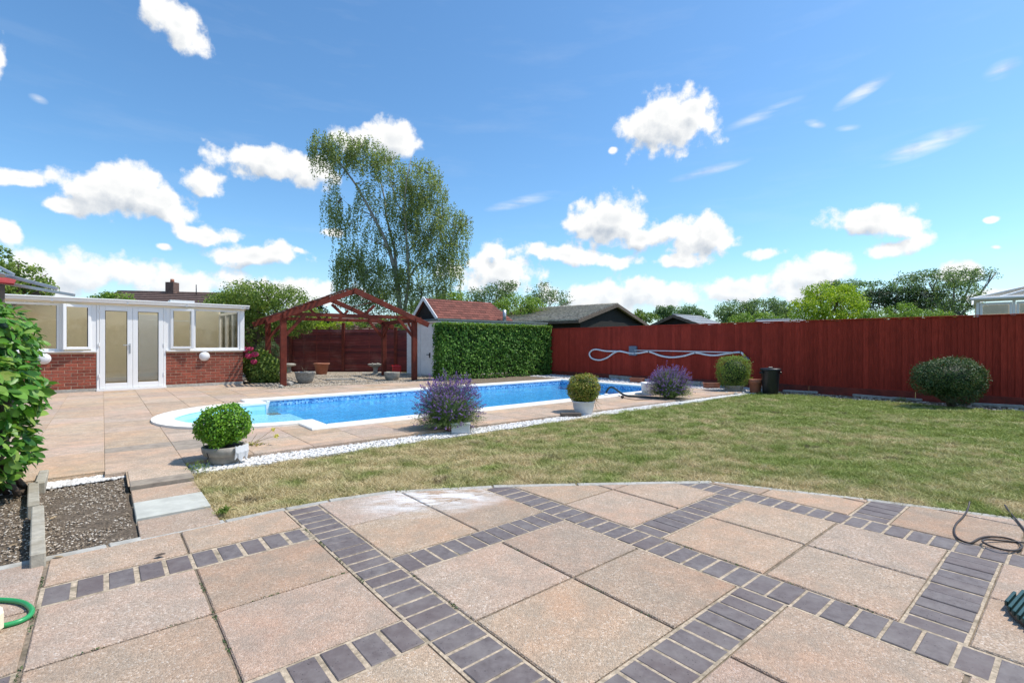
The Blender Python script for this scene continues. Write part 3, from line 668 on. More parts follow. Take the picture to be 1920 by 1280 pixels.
def tree(name, Z, blobs, base, label, cat, leafmat, n, size, clump, trunk_r=.12, group=None, per=40, shell=.5, aspect=.6, bark='bark', depth=1.0):
    """blobs in picture pixels (x,y,rx,ry) at distance Z, turned into real crowns as deep as they are wide"""
    k = Z / F; t = empty(name, (0, 0, 0), 0, label, cat, group)
    bb = PD(base, CY, Z); gx, gy = bb.x, bb.y; t.location = (gx, gy, 0)
    B3 = []
    for i, b in enumerate(blobs):
        c = PD(b[0], b[1], Z); dz = random.uniform(-.4, .4) * b[2] * k
        B3.append((c.x - gx, c.y - gy + dz, c.z, b[2] * k, b[2] * k * depth, b[3] * k, b[4] if len(b) > 4 else 1))
    P, D = blob_points(B3, n, clump, per, shell)
    P = P[P[:, 2] > .05]; D = D[:len(P)]
    leaves('crown', P, size, LF[leafmat], t, D, aspect=aspect)
    mb = MB(); zt = max(.6, min(b[2] - b[5] * .4 for b in B3)); fork = Vector((random.uniform(-.1, .1), 0, zt * .8))
    mb.tube([(0, 0, -.1), (0.03, 0, zt * .4), fork], [trunk_r * 1.2, trunk_r, trunk_r * .8], 8)
    for b in B3:
        pts = limb(mb, fork, (b[0], b[1], b[2]), trunk_r * .6, trunk_r * .15)
        for _ in range(3):
            limb(mb, pts[random.randint(2, 4)], (b[0] + random.uniform(-.8, .8) * b[3], b[1] + random.uniform(-.8, .8) * b[4], b[2] + random.uniform(-.3, .8) * b[5]), trunk_r * .25, trunk_r * .06)
    mb.build('trunk', M[bark], t)
    return t

# ================================================================== GROUND AND POOL HOLES
POOL = (2.1, 11.25, 6.57, 10.96)             # outer coping: v0, v1, u0, u1
CW = .28                                       # coping width
RC_U, RC_R = 8.76, 1.62                        # roman end: centre u and outer radius (centre on v = POOL[0])
hole_rect = rect(POOL[0] + .12, POOL[1] - .12, POOL[2] + .12, POOL[3] - .12)
def disc(r, n=20): return [(POOL[0] + .3 - 0 * r, RC_U - r)] [:0] + [(POOL[0] + .14 + r * math.cos(a), RC_U + r * math.sin(a)) for a in [R(90) + math.pi * i / n for i in range(n + 1)]] + [(POOL[0] + .2, RC_U - r), (POOL[0] + .2, RC_U + r)]
hole_disc = hull2([(round(a, 5), round(b, 5)) for a, b in disc(RC_R - .1)])
def sheet(name, polys, z, mat, holes=True, kind='structure', parent=None, dz=None):
    if holes:
        polys = subtract(polys, hole_rect); polys = subtract(polys, hole_disc)
    mb = MB()
    for p in polys:
        p = toW(p); mb.add([(q[0], q[1], z) for q in p], [tuple(range(len(p)))])
    o = mb.build(name, mat, parent)
    if kind: o['kind'] = kind
    return o
sheet('ground', [rect(-900, 900, -900, 1200)], -.08, M['field'])

# ================================================================== FRONT PATIO
OUT = [(-6, 3.62), (-.24, 3.63), (.16, 3.69), (.62, 3.73), (1.0, 3.735), (1.3, 3.71), (1.8, 3.60), (2.48, 3.21), (3.05, 2.80), (4.0, 2.10), (4.2, 1.66), (4.45, 1.12), (4.53, .88), (4.75, .3), (4.95, -.6), (5.05, -4), (-6, -4)]
OUT = hull2(OUT)
INN = inset(OUT, .075)
patio = wroot('patio', (0, 2.5, 0), kind='structure')
mb = MB(); mb.prism(toW(OUT), -.10, -.010); mb.build('joint_bed', M['jointdark'], patio)
for q in (rect(.978, 1.203, -.3, 3.75), rect(2.354, 2.577, -1, 3.4), rect(3.684, 3.907, -1, 2.6), rect(-.23, .977, 3.008, 3.252), rect(-.23, .977, 1.674, 1.893), rect(-1.5, -.235, 2.25, 2.475), rect(1.204, 2.353, 2.253, 2.474), rect(1.204, 2.353, .883, 1.107), rect(2.578, 3.683, 1.673, 1.897), rect(2.578, 3.683, .313, .527), rect(3.908, 4.8, .853, 1.077)):
    q = intersect(q, INN); mb = MB(); mb.prism(toW(q), -.06, -.0052); mb.build('pointing', M['mortar'], patio)
def slab(v0, v1, u0, u1, name='slab', mat='slab', top=0.0, gap=.0038, ch=.005, hull=INN, parent=patio, drop=.05, tiltz=.0015):
    p = rect(v0 + gap + random.uniform(0, .003), v1 - gap - random.uniform(0, .003), u0 + gap + random.uniform(0, .003), u1 - gap - random.uniform(0, .003))
    if hull: p = intersect(p, hull)
    if len(p) < 3 or area(p) < .002: return None
    mb = MB(); mb.prism(toW(p), top - drop, top + random.uniform(-tiltz, tiltz), ch); return mb.build(name, M[mat], parent)
def runs(v0, v1, us):
    for u0, u1 in us: slab(v0, v1, u0, u1)
# slabs
runs(-.225, .367, [(3.255, 4), (2.463, 3.005), (1.89, 2.458), (1.09, 1.68), (.5, 1.09)])
runs(.369, .975, [(3.255, 4), (2.463, 3.005), (1.89, 2.458), (1.09, 1.68), (.5, 1.09)])
runs(-.83, -.235, [(3.01, 4), (2.475, 3.0), (1.66, 2.25), (1.07, 1.66)]); runs(-1.43, -.84, [(3.01, 4), (2.475, 3.0), (1.66, 2.25)]); runs(-2.03, -1.44, [(3.01, 4), (2.475, 3.0)])
for a, b in ((1.202, 1.802), (1.806, 2.353)): runs(a, b, [(3.075, 4), (2.475, 3.07), (1.683, 2.252), (1.108, 1.678), (.29, .882), (-.3, .285)])
for a, b in ((2.577, 3.138), (3.142, 3.683)): runs(a, b, [(3.075, 4), (2.485, 3.07), (1.898, 2.48), (1.08, 1.672), (.528, 1.075), (-.275, .312), (-.87, -.28)])
for a, b in ((3.907, 4.31), (4.315, 5.1)): runs(a, b, [(2.27, 3), (1.67, 2.265), (1.078, 1.665)])
runs(3.907, 4.51, [(.27, .852), (-.32, .265), (-.92, -.325)]); runs(4.515, 5.1, [(.27, .852), (-.32, .265), (-.92, -.325)])
# paver bands
def band_u(v0, v1, u_lo, u_hi, pitch=.108):                 # runs along u, each paver laid across
    u = u_hi
    while u > u_lo:
        slab(v0, v1, u - pitch, u, 'brick', 'paver', -.002, .0042 + random.uniform(0, .0015), .003, tiltz=.0025); u -= pitch
def band_v(u0, u1, v_lo, v_hi, n, gap=.0042):
    p = (v_hi - v_lo) / n
    for i in range(n): slab(v_lo + i * p, v_lo + (i + 1) * p, u0, u1, 'brick', 'paver', -.002, gap, .003, tiltz=.0025)
band_u(.985, 1.197, -.2, 3.62); band_u(2.36, 2.572, -.9, 3.25); band_u(3.69, 3.902, -.9, 2.35)
band_v(3.015, 3.245, -.225, .965, 10, .009); band_v(1.68, 1.888, -.225, .98, 10, .008); band_v(2.255, 2.47, -1.4, -.24, 10, .008)
band_v(2.258, 2.468, 1.205, 2.355, 11); band_v(.888, 1.1, 1.205, 2.355, 11)
band_v(1.68, 1.892, 2.58, 3.685, 10); band_v(.318, .522, 2.58, 3.685, 10); band_v(.86, 1.07, 3.91, 4.7, 7)
# thin concrete edging along the curve
for i in range(len(OUT)):
    a, b = OUT[i], OUT[(i + 1) % len(OUT)]; c, d = INN[(i + 1) % len(OUT)], INN[i]
    if min(a[1], b[1]) < -1 or max(a[0], b[0]) < -2 and max(a[0], b[0]) < -5.9: continue
    L_ = math.dist(a, b); k = max(1, int(L_ / .6))
    for j in range(k):
        t0, t1 = (j + .006) / k, (j + .994) / k
        q = [(a[0] + (b[0] - a[0]) * t0, a[1] + (b[1] - a[1]) * t0), (a[0] + (b[0] - a[0]) * t1, a[1] + (b[1] - a[1]) * t1), (d[0] + (c[0] - d[0]) * t1, d[1] + (c[1] - d[1]) * t1), (d[0] + (c[0] - d[0]) * t0, d[1] + (c[1] - d[1]) * t0)]
        q = inset(q, .003) if area(q) > .01 else q
        m_ = MB(); m_.prism(toW(q), -.06, -.004 + random.uniform(-.003, .003), .004); m_.build('edging', M['concrete'], patio)

def moss():
    P = []
    for (a, b, c, d, n) in ((.98, 2.3, .98, 3.3, 260), (.367, 1.9, .367, 3.0, 240), (-.23, 1.7, -.23, 3.4, 300), (1.8, 1.15, 1.8, 2.25, 120), (1.203, 1.7, 1.203, 2.3, 120), (2.577, .55, 2.577, 1.6, 120), (-.2, 2.46, .95, 2.46, 140), (3.14, .6, 3.14, 2.4, 100)):
        t = RNG.uniform(0, 1, n); t = t[np.sin(t * 23 + a * 7) > .35]; v_ = a + (c - a) * t + RNG.normal(0, .004, len(t)); u_ = b + (d - b) * t + RNG.normal(0, .004, len(t))
        P.append(np.stack([v_ * C40 - u_ * S40, v_ * S40 + u_ * C40, np.full(len(t), .0)], 1))
    o = leaves('joint_moss', np.vstack(P), (.006, .014), LF['shrub'], patio, aspect=.5, up=.6); o['kind'] = 'stuff'
moss()

# ================================================================== STEPPING PATH
path = wroot('path', W(4.4, .38), kind='structure')
for (u0, u1, m_, z) in ((3.66, 4.06, 'slab', .0), (4.08, 4.51, 'pale', .008), (4.53, 4.93, 'slab', .002)):
    slab(.165, .60, u0, u1, 'slab', m_, z, .004, .004, None, path)
mb = MB(); mb.prism(toW(rect(.166, .60, 3.62, 4.95)), -.10, -.03); mb.build('bed', M['tjoint'], path)

# ================================================================== POOL TERRACE
TZ = .03
terrace = wroot('pool_terrace', W(6, 3, 0), kind='structure')
def bfront_u(v): return 15.40 + (v - 3.03) * math.tan(R(3.0))
TER = [rect(-5, .155, 5.70, 15.2), rect(.155, .60, 4.95, 15.2), rect(.60, 3.3, 5.60, 15.25), rect(3.3, 11.6, 5.55, 13.2)]
TEDGE = lambda v: 5.62 - .024 * v
sheet('joint_sand', [rect(-6, .155, 5.70, 15.6), rect(.155, .60, 4.97, 15.6), rect(.60, 3.25, 5.60, 15.5), [(3.25, 5.54), (11.6, 5.34), (11.6, 11.2), (7.4, 11.2), (7.4, 13.05), (3.25, 13.3)]], TZ - .0055, M['tjoint'], True, None, terrace)
def tslab(v0, v1, u0, u1, mat='tslab', bound=None, gap=.0022):
    p = rect(v0 + gap, v1 - gap, u0 + gap, u1 - gap)
    if bound: p = intersect(p, bound)
    if len(p) < 3 or area(p) < .004: return
    a0 = area(p); polys = subtract([p], hole_rect); polys = subtract(polys, hole_disc)
    cut = abs(sum(area(q) for q in polys) - a0) > 1e-4; mb = MB(); z = TZ + random.uniform(-.0015, .0015)
    for q in polys:
        if area(q) > 1e-4: mb.prism(toW(q), TZ - .04, z, 0 if cut else .004)
    if mb.v: mb.build('slab', M[mat], terrace)
# left apron, columns follow the joints seen in the photograph
cols = [(-4.19, -3.59), (-3.59, -2.99), (-2.99, -2.39), (-2.39, -1.79), (-1.79, -1.19), (-1.19, -.59), (-.59, .01)]
for ci, (a, b) in enumerate(cols):
    u = 5.70
    k = 0
    while u < 15.6:
        h = .6 if (k + ci) % 3 else .45
        tslab(a, b, u, min(u + h, 15.7), 'tslab'); u += h; k += 1
rows = [(4.95, 5.14, 'greyslab'), (5.14, 5.55, 'tslab')]
for a, b, m_ in rows: tslab(.165, .60, a, b, m_)
u = 5.55; k = 0
while u < 15.5:
    h = (.45, .6, .3, .6, .6)[k % 5]; tslab(.01, .60, u, u + h, 'greyslab' if k == 2 else 'tslab', [(.0, 5.70), (.155, 5.70), (.156, 5.5), (.61, 5.5), (.61, 15.7), (0, 15.7)] if False else None); u += h; k += 1
v = .60; bound = [(.55, 5.61), (11.6, 5.34), (11.6, 13.0), (11.59, 15.6), (.55, 15.6)]
k = 0
while v < 11.55:
    v1 = min(v + .6, 11.6); u = 4.9 + (k % 2) * .0
    ulist = [5.1, 5.72, 6.3, 6.9] ; u = 6.9
    while u < 15.6: u += .6; ulist.append(u)
    top = 15.6 if v < 3.0 else 13.2 - .035 * (v - 3.3)
    if v > 7.3: top = 11.15
    for u0, u1 in zip(ulist[:-1], ulist[1:]):
        if u0 >= top: break
        tslab(v, v1, u0, min(u1, top), 'greyslab' if (k == 0 and abs(u0 - 6.3) < .01) else 'tslab', bound)
    v = v1; k += 1

# ================================================================== SWIMMING POOL
pool = wroot('swimming_pool', W(8.76, 6.6, 0), 'long white-edged blue swimming pool with a rounded shallow end', 'swimming pool')
CZ0, CZ1 = TZ - .02, TZ + .028
v0, v1, u0, u1 = POOL
def coping_piece(q, name='coping'):
    mb = MB(); mb.prism(toW(q), CZ0, CZ1, .012); return mb.build(name, M['coping'], pool)
# main rectangle: butted strips
iv0, iv1, iu0, iu1 = v0 + CW, v1 - CW, u0 + CW, u1 - CW
coping_piece([(v0, u0), (v1, u0), (iv1, iu0), (iv0 + .02, iu0)])
coping_piece([(v1, u0), (v1, u1), (iv1, iu1), (iv1, iu0)])
coping_piece([(v0, u1), (iv0 + .02, iu1), (iv1, iu1), (v1, u1)])
sh0, sh1 = RC_U - RC_R, RC_U + RC_R             # shoulders
ri = RC_R - CW
coping_piece([(v0, u0), (iv0, iu0), (iv0, RC_U - ri), (v0, RC_U - ri)])
coping_piece([(v0, RC_U + ri), (iv0, RC_U + ri), (iv0, iu1), (v0, u1)])
n = 24
ang = [R(90) + math.pi * i / n for i in range(n + 1)]
ov = [(v0 + .002 + RC_R * math.cos(a) * .97, RC_U + RC_R * math.sin(a)) for a in ang]; iv = [(v0 + .002 + ri * math.cos(a) * .97, RC_U + ri * math.sin(a)) for a in ang]
mb = MB(); V_ = []
for z, (oo, ii) in ((CZ0, (ov, iv)), (CZ1, (ov, iv))):
    for p in oo + ii: V_.append((*W(p[1], p[0])[:2], z + .001 * (z > CZ0)))
m1 = n + 1; Fs = []
for i in range(n):
    o0, o1, i0, i1 = i, i + 1, m1 + i, m1 + i + 1; T = 2 * m1
    Fs += [(o0 + T, o1 + T, i1 + T, i0 + T), (o0, o0 + T, o1 + T, o1), (i0, i1, i1 + T, i0 + T)]
mb.add(V_, Fs).build('coping', M['coping'], pool)
# basin: apparent depth of the water seen at this low angle
WZ = -.085; FZ = -.235; SZ = -.135
def wall(name, pts, z0, z1, mat, closed=False):
    mb = MB(); P_ = [W(p[1], p[0]) for p in pts]
    for i in range(len(P_) - (0 if closed else 1)):
        a, b = P_[i], P_[(i + 1) % len(P_)]; mb.add([(a[0], a[1], z0), (b[0], b[1], z0), (b[0], b[1], z1), (a[0], a[1], z1)], [(0, 1, 2, 3)])
    return mb.build(name, mat, pool)
ring = [(iv0, RC_U - ri), (iv0, iu0), (iv1, iu0), (iv1, iu1), (iv0, iu1), (iv0, RC_U + ri)]
e = .012
ring = [(iv0 - e, RC_U - ri), (iv0 - e, iu0 - e), (iv1 + e, iu0 - e), (iv1 + e, iu1 + e), (iv0 - e, iu1 + e), (iv0 - e, RC_U + ri)]
wall('liner_wall', ring, FZ, -.105, M['lightliner']); wall('tile_band', ring, -.105, CZ0 + .004, M['tileband'])
arc = [(v0 + ri * math.cos(a) * .97 * 1.005, RC_U + ri * 1.005 * math.sin(a)) for a in ang]
arc = [(iv0, RC_U + ri * 1.005)] + arc + [(iv0, RC_U - ri * 1.005)]
wall('step_wall', arc, FZ, CZ0 + .004, M['pale_step'])
mb = MB(); p = toW([(iv0 + .35, iu0 - e), (iv1 + e, iu0 - e), (iv1 + e, iu1 + e), (iv0 + .35, iu1 + e)]); mb.add([(q[0], q[1], FZ) for q in p], [(0, 1, 2, 3)]); mb.build('pool_floor', M['liner'], pool)
# three shallow steps filling the rounded end and the left bay
for k, (ext, z, ) in enumerate(((-.45, SZ), (.0, SZ - .032), (.42, SZ - .064))):
    q = [(max(min(a_, iv0 + ext), -9), b_) for a_, b_ in arc]
    q = [(a_, b_) for a_, b_ in arc if a_ < v0 + ext + .001] if ext < 0 else arc
    if ext > -.1: q = [(iv0 + ext, RC_U + ri)] + arc[1:-1] + [(iv0 + ext, RC_U - ri)]
    m_ = MB(); pts = toW(q); m_.prism(hull2([tuple(round(x, 4) for x in s_) for s_ in pts]), FZ, z); m_.build('step', M['pale_step'], pool)
mb = MB(); mb.bar(Vector(W(iu1 - .35, iv0 + .08, CZ1 + .0)), Vector(W(iu1 - .35, iv0 + .02, WZ - .1)), .1, .06); mb.build('inlet_cover', M['upvc'], pool)
# water
mb = MB(); wp = hull2([tuple(round(x, 4) for x in p) for p in toW([(a_, b_) for a_, b_ in arc])])
mb.add([(p[0], p[1], WZ) for p in wp], [tuple(range(len(wp)))])
p = toW([(iv0 + .0005, iu0 - e), (iv1 + e, iu0 - e), (iv1 + e, iu1 + e), (iv0 + .0005, iu1 + e)]); mb.add([(q[0], q[1], WZ) for q in p], [(0, 1, 2, 3)])
tag(mb.build('water', M['water']), kind='structure')

# ================================================================== LAWN
LAWN = rect(.63, 12.1, -5.5, 5.2)
lawn_polys = subtract([LAWN], OUT)
def right_edge(v, u): return v
mb = MB()
for p in lawn_polys:
    p = toW(p); mb.add([(q[0], q[1], -.022) for q in p], [tuple(range(len(p)))])
lawn = mb.build('lawn', M['lawnbase']); tag(lawn, kind='structure')
# blades: denser and finer near the camera
def grass():
    NB = 430000; OUT_ = inset(OUT, .055)
    c = []
    tot = 0
    while tot < NB:
        q = RNG.uniform((.6, -3.0), (12.1, 5.2), (600000, 2)); X = q[:, 0] * C40 - q[:, 1] * S40; Y = q[:, 0] * S40 + q[:, 1] * C40
        ok = (~in_poly(q, OUT) | (~in_poly(q, OUT_) & (RNG.uniform(0, 1, len(q)) < .22))) & (Y > 1.0) & (np.abs(X) < Y * 1.12 + .4)
        d = np.hypot(X, Y); ok &= RNG.uniform(0, 1, len(q)) < np.clip((3.6 / d) ** 1.25, 0, 1)
        c.append(np.stack([X, Y, d], 1)[ok]); tot += ok.sum()
    P = np.vstack(c)[:NB]; n = len(P); d = P[:, 2:3]
    q_ = P[:, :2] * 5.1; nz_ = np.sin(q_[:, 0] * 1.3 + np.sin(q_[:, 1] * .9) * 2) * np.sin(q_[:, 1] * 1.7 + np.sin(q_[:, 0] * 1.1) * 2)
    h = RNG.uniform(.012, .036, (n, 1)) * (1 + .03 * d) * (1 + .55 * nz_[:, None]) * np.where(RNG.uniform(0, 1, (n, 1)) < .02, 1.45, 1); wd = .0024 * np.clip(d / 2.6, 1, 4.2) * RNG.uniform(.7, 1.4, (n, 1))
    a = RNG.uniform(0, 6.28, (n, 1)); side = np.hstack([np.cos(a), np.sin(a), np.zeros((n, 1))]) * wd
    lean = RNG.normal(0, 1.15, (n, 2)) * h
    base = np.hstack([P[:, :2], np.full((n, 1), -.024)])
    tip = base + np.hstack([lean, h])
    V = np.stack([base - side, base + side, tip], 1).reshape(-1, 3); Fc = np.arange(n * 3).reshape(-1, 3)
    o = np_mesh('grass', V, Fc, LF['grass'], None, RNG.uniform(0, 1, n)); tag(o, 'short patchy green and straw coloured lawn grass', 'grass', kind='stuff')
grass()

# ================================================================== BEDS, GRAVELS
def bumpy(name, poly, z, mat, amp=.02, step=.12, kind='structure', hull=None):
    """an uneven sheet cut on a grid inside a convex (v,u) polygon"""
    p = np.array(poly); lo, hi = p.min(0), p.max(0); nx = int((hi[0] - lo[0]) / step) + 1; ny = int((hi[1] - lo[1]) / step) + 1
    mb = MB(); idx = {}
    def hgt(v, u): return z + amp * (math.sin(v * 7.1 + u * 3.3) * .35 + math.sin(v * 17 - u * 13) * .25 + math.sin(u * 23 + v * 5) * .2 + random.uniform(-.3, .3))
    for i in range(nx + 1):
        for j in range(ny + 1):
            v = min(lo[0] + i * step, hi[0]); u = min(lo[1] + j * step, hi[1]); idx[i, j] = len(mb.v); x, y, _ = W(u, v); mb.v.append((x, y, hgt(v, u)))
    for i in range(nx):
        for j in range(ny):
            mb.f.append((idx[i, j], idx[i + 1, j], idx[i + 1, j + 1], idx[i, j + 1])); mb.sm.append(True)
    return tag(mb.build(name, mat), kind=kind)
bumpy('soil_bed', rect(-.62, .163, 3.64, 5.50), -.022, M['soil'], .025, .08)
bumpy('planting_bed', rect(-4.6, -.72, 3.66, 5.6), -.02, M['soil'], .05)
bumpy('fence_border', rect(12.08, 13.2, -6, 5.3), -.02, M['soil'], .03, .2)
bumpy('hedge_border', rect(7.4, 12.9, 11.2, 14.4), .015, M['soil'], .02, .2)
sheet('gravel_yard', [rect(3.26, 9.2, 13.0, 22)], .012, M['gravelbed'], False)
sheet('chippings_bed', [rect(.60, 12.05, 5.18, 5.66)], -.012, M['whitebed'], False)
sheet('cobble_border', [rect(11.55, 13.2, 5.25, 13.0)], .010, M['whitebed'], False)
def zc(P2, z): return np.hstack([P2, np.full((len(P2), 1), z)])
tag(stones('chippings', zc(scatter_vu([(.64, 5.22), (11.9, 5.10), (11.9, 5.36), (.64, 5.60)], 9000), -.005), (.009, .022), M['chips']), 'strip of small white stone chippings between lawn and pool paving', 'gravel', kind='stuff')
tag(stones('cobbles', zc(scatter_vu(rect(11.58, 12.95, 5.3, 12.9), 5200), .012), (.018, .045), M['greychips']), 'grey and white cobbles between the pool and the red fence', 'gravel', kind='stuff')
tag(stones('yard_gravel', zc(scatter_vu([(3.3, 13.3), (7.6, 12.98), (9.2, 14), (9.2, 19), (3.3, 19)], 16000), .014), (.010, .028), M['pebbles']), 'tan gravel covering the yard under the wooden pergola', 'gravel', kind='stuff')
tag(stones('soil_stones', zc(scatter_vu(rect(-.60, .14, 3.68, 5.45), 4200), -.014), (.002, .0085), M['debris'], flat=.4), 'small pale stones and bark chips scattered over the bare soil bed', 'stones', kind='stuff')
tag(stones('bed_litter', zc(scatter_vu(rect(-2.4, -.72, 3.68, 5.5), 2200), -.012), (.003, .010), M['debris'], flat=.4), 'bark chips and stones under the leafy laurel', 'stones', kind='stuff')
tag(stones('edge_chippings', zc(scatter_vu([(-.9, 5.46), (.14, 5.50), (.14, 5.69), (-.9, 5.72)], 1300), -.012), (.010, .024), M['chips']), 'line of pale stone chips between soil bed and pool paving', 'gravel', kind='stuff')
tag(stones('border_stones', zc(scatter_vu(rect(12.12, 12.8, -1, 5.2), 900), -.012), (.008, .03), M['debris']), 'stones lying on the dark soil below the red fence', 'stones', kind='stuff')

# ================================================================== RIGHT-HAND BOARD FENCE
FV = 12.98
def fence_v(u): return 12.86 + (12.85 - u) * .021
fence = wroot('board_fence', W(6, 13, 0), 'tall dark red close-board fence along the right side of the garden', 'fence')
FT = 1.735
u = -1.6; i = 0
bmesh_cache = {}
def board_mesh(kind):
    if kind in bmesh_cache: return bmesh_cache[kind]
    w = .118; mb = MB(); x0, x1 = -w / 2, w / 2; z0, z1 = .16, FT - .03 + random.uniform(-.004, .004)
    # feather edge: thick on one side, thin on the other, slightly overlapping the next
    vs = [(x0, 0, z0), (x1, 0, z0), (x1, -.004, z0), (x0, -.027, z0)] + [(x0, 0, z1), (x1, 0, z1), (x1, -.004, z1), (x0, -.027, z1)]
    mb.add(vs, [(0, 3, 2, 1), (4, 5, 6, 7), (0, 1, 5, 4), (3, 7, 6, 2), (1, 2, 6, 5), (0, 4, 7, 3)])
    bmesh_cache[kind] = mb.mesh('board'); return bmesh_cache[kind]
while u < 14.2:
    v = fence_v(u); x, y, _ = W(u, v)
    o = link('board', board_mesh(i % 5), M['redwood'], fence, (x - fence.location.x * 0, y, 0), None)
    # boards face the garden (towards -v); local +x runs along -u
    o.rotation_euler = (0, random.uniform(-.004, .004), R(-50) - .02); o.location = (x, y, random.uniform(-.006, .006))
    u += .098 + random.uniform(-.002, .003); i += 1
for k in range(8):
    a, b = -1.6 + k * 2.0, -1.6 + (k + 1) * 2.0
    pa, pb = Vector(W(a, fence_v(a) - .018, .10)), Vector(W(b - .01, fence_v(b) - .018, .10))
    mb = MB(); mb.bar(pa + Vector((0, 0, -.035)), pb + Vector((0, 0, -.035)), .032, .20, .004); mb.build('gravel_board', M['gravelboard'], fence)
    mb = MB(); mb.bar(pa + Vector((0, 0, FT - .118)), pb + Vector((0, 0, FT - .118)), .062, .024, .004); mb.build('capping_rail', M['redwood'], fence)
# loose edging blocks at the foot of the fence
random.seed(21)
BL = [(1350, 'stone'), (1292, 'stone'), (1175, 'stone'), (1152, 'stone')]
for i, (px, y, L_, d, m_, lab) in enumerate(((1172, 711.5, .42, .16, 'stone', 'long grey stone block at the fence foot left of the terracotta trough'), (1152, 709.5, .36, .12, 'concrete', 'pale thin stone edging block farthest left along the fence foot'),
                         (1303, 722, .40, .15, 'stone', 'grey block just right of the farther lavender at the fence foot'), (1322, 724.5, .18, .12, 'concrete', 'small pale block between grey block and terracotta trough by the fence'))):
    g_ = G(px, y, .02); mb = MB(); mb.box((0, 0, .055), (L_, d, .11), ch=.01); tag(mb.build('edging_block', M[m_], None, g_, (0, 0, R(-48) + random.uniform(-.1, .1))), lab, 'stone block', 'stone blocks along the fence')
for i, (px, L_, lab) in enumerate(((1500, .75, 'pale narrow edging stone on dark soil right of the black bin'), (1640, .8, 'pale narrow edging stone on soil midway between bin and round shrub'), (1700, .5, 'short pale edging stone on soil just left of the round shrub'), (1868, .7, 'pale narrow edging stone on soil right of the round shrub'), (1915, .5, 'pale edging stone at the right edge under the red fence'))):
    v_ = 12.80; k_ = (px - CX) / F; u_ = (v_ * C40 - k_ * v_ * S40) / (S40 + k_ * C40); p_ = W(u_, v_, .0); mb = MB(); mb.box((0, 0, .02), (L_, .07, .05), ch=.008)
    tag(mb.build('edging_stone', M['concrete'], None, Vector(p_), (0, random.uniform(-.03, .03), R(-49) + random.uniform(-.04, .04))), lab, 'edging stone', 'edging stones under the fence')

# ================================================================== GARDEN ROOM
random.seed(5)
FDIR = Vector((-math.cos(R(43)), -math.sin(R(43)), 0)); B0 = Vector((-7.62, 13.80, 0)); NRM = Vector((math.sin(R(43)), -math.cos(R(43)), 0)); UP = Vector((0, 0, 1))
def B(t, z, d=0.0): return B0 + FDIR * t + UP * z + NRM * d          # t along the front to the left, d out of the wall
def tpx(p): k = (p - CX) / F; return (B0.x - B0.y * k) / (-FDIR.x * 1 + FDIR.y * k) if False else (-B0.x + k * B0.y) / (FDIR.x - k * FDIR.y)
room = wroot('garden_room', B(3, 0, -1), 'white framed garden room on a red brick dwarf wall', 'garden room')
LEN = 6.6; DEP = 2.6; SILL = 1.0; HEAD = 2.10; BASE = TZ
td0, td1 = tpx(311), tpx(181)
def bbox(name, t0, t1, z0, z1, d0, d1, mat, parent=None, ch=.004):
    c = B((t0 + t1) / 2, (z0 + z1) / 2, (d0 + d1) / 2); mb = MB()
    Mx = Matrix.Translation(c) @ Matrix((FDIR, NRM, UP)).transposed().to_4x4()
    mb.box((0, 0, 0), (abs(t1 - t0), abs(d1 - d0), abs(z1 - z0)), ch=ch, M=Mx); return mb.build(name, mat, parent or room)
# mortar core then bricks laid proud of it
BW0 = BASE + .075
for (a, b) in ((0.0, td0), (td1, LEN)):
    bbox('wall', a + .004, b - .004, BASE - .05, SILL - .03, -.20, -.008, M['bmortar'], ch=0)
    bbox('plinth', a - .002, b, BASE - .02, BW0 - .006, -.19, .004, M['concrete'])
brick_me = []
for k in range(4):
    mb = MB(); mb.box((0, 0, 0), (.215, .1, .065), ch=.004); brick_me.append(mb.mesh('brick'))
half_me = MB().box((0, 0, 0), (.1025, .1, .065), ch=.004).mesh('brick')
Rm = Matrix((FDIR, NRM, UP)).transposed().to_4x4(); eul = Rm.to_euler()
courses = int((SILL - .03 - BW0) / .075)
for c_ in range(courses):
    z = BW0 + .0375 + c_ * .075
    for (a, b) in ((0.0, td0), (td1, min(LEN, td1 + 2.2))):
        t = a + (.0 if c_ % 2 == 0 else .1125)
        if c_ % 2: link('brick', half_me, M['brick'], room, B(a + .055, z, -.052), eul)
        while t + .215 <= b + .01:
            link('brick', brick_me[random.randint(0, 3)], M['brick'], room, B(t + .1125 - .002, z, -.051 + random.uniform(-.003, .003)), eul); t += .225
        if b - t > .06:
            w_ = b - t - .006; m_ = MB(); m_.box((0, 0, 0), (w_, .1, .065), ch=.004); link('brick', m_.mesh('brick'), M['brick'], room, B(t + w_ / 2, z, -.051), eul)
# side return wall (right end)
bbox('side_wall', .0, .10, BASE - .05, SILL - .03, -DEP, -.21, M['brick'])
bbox('side_sill', -.02, .12, SILL - .035, SILL, -DEP, -.14, M['upvc'])
for dd in (-.16, -.95, -1.75, -2.56): bbox('side_mullion', -.03, .05, SILL, 2.10, dd - .05, dd, M['upvc'])
bbox('side_head', -.03, .05, 2.04, 2.12, -DEP, -.14, M['upvc'])
for dd in (-.21, -1.0, -1.8): bbox('side_pane', .0, .012, SILL, 2.04, dd - .74, dd, M['glass'], ch=0)
bbox('inner_door', 1.35, 2.2, BASE + .06, 2.02, -DEP + .001, -DEP + .04, M['upvc']); bbox('skirting', .1, LEN - .1, BASE + .06, BASE + .18, -DEP + .002, -DEP + .02, M['upvc'])
bbox('rear_wall', .0, LEN, BASE - .05, 2.42, -DEP - .12, -DEP, M['cream'])
bbox('end_wall', LEN - .1, LEN, BASE - .05, 2.3, -DEP, -.21, M['cream'])
bbox('floor', .1, LEN - .1, BASE, BASE + .06, -DEP, -.10, M['roomfloor'], ch=0)
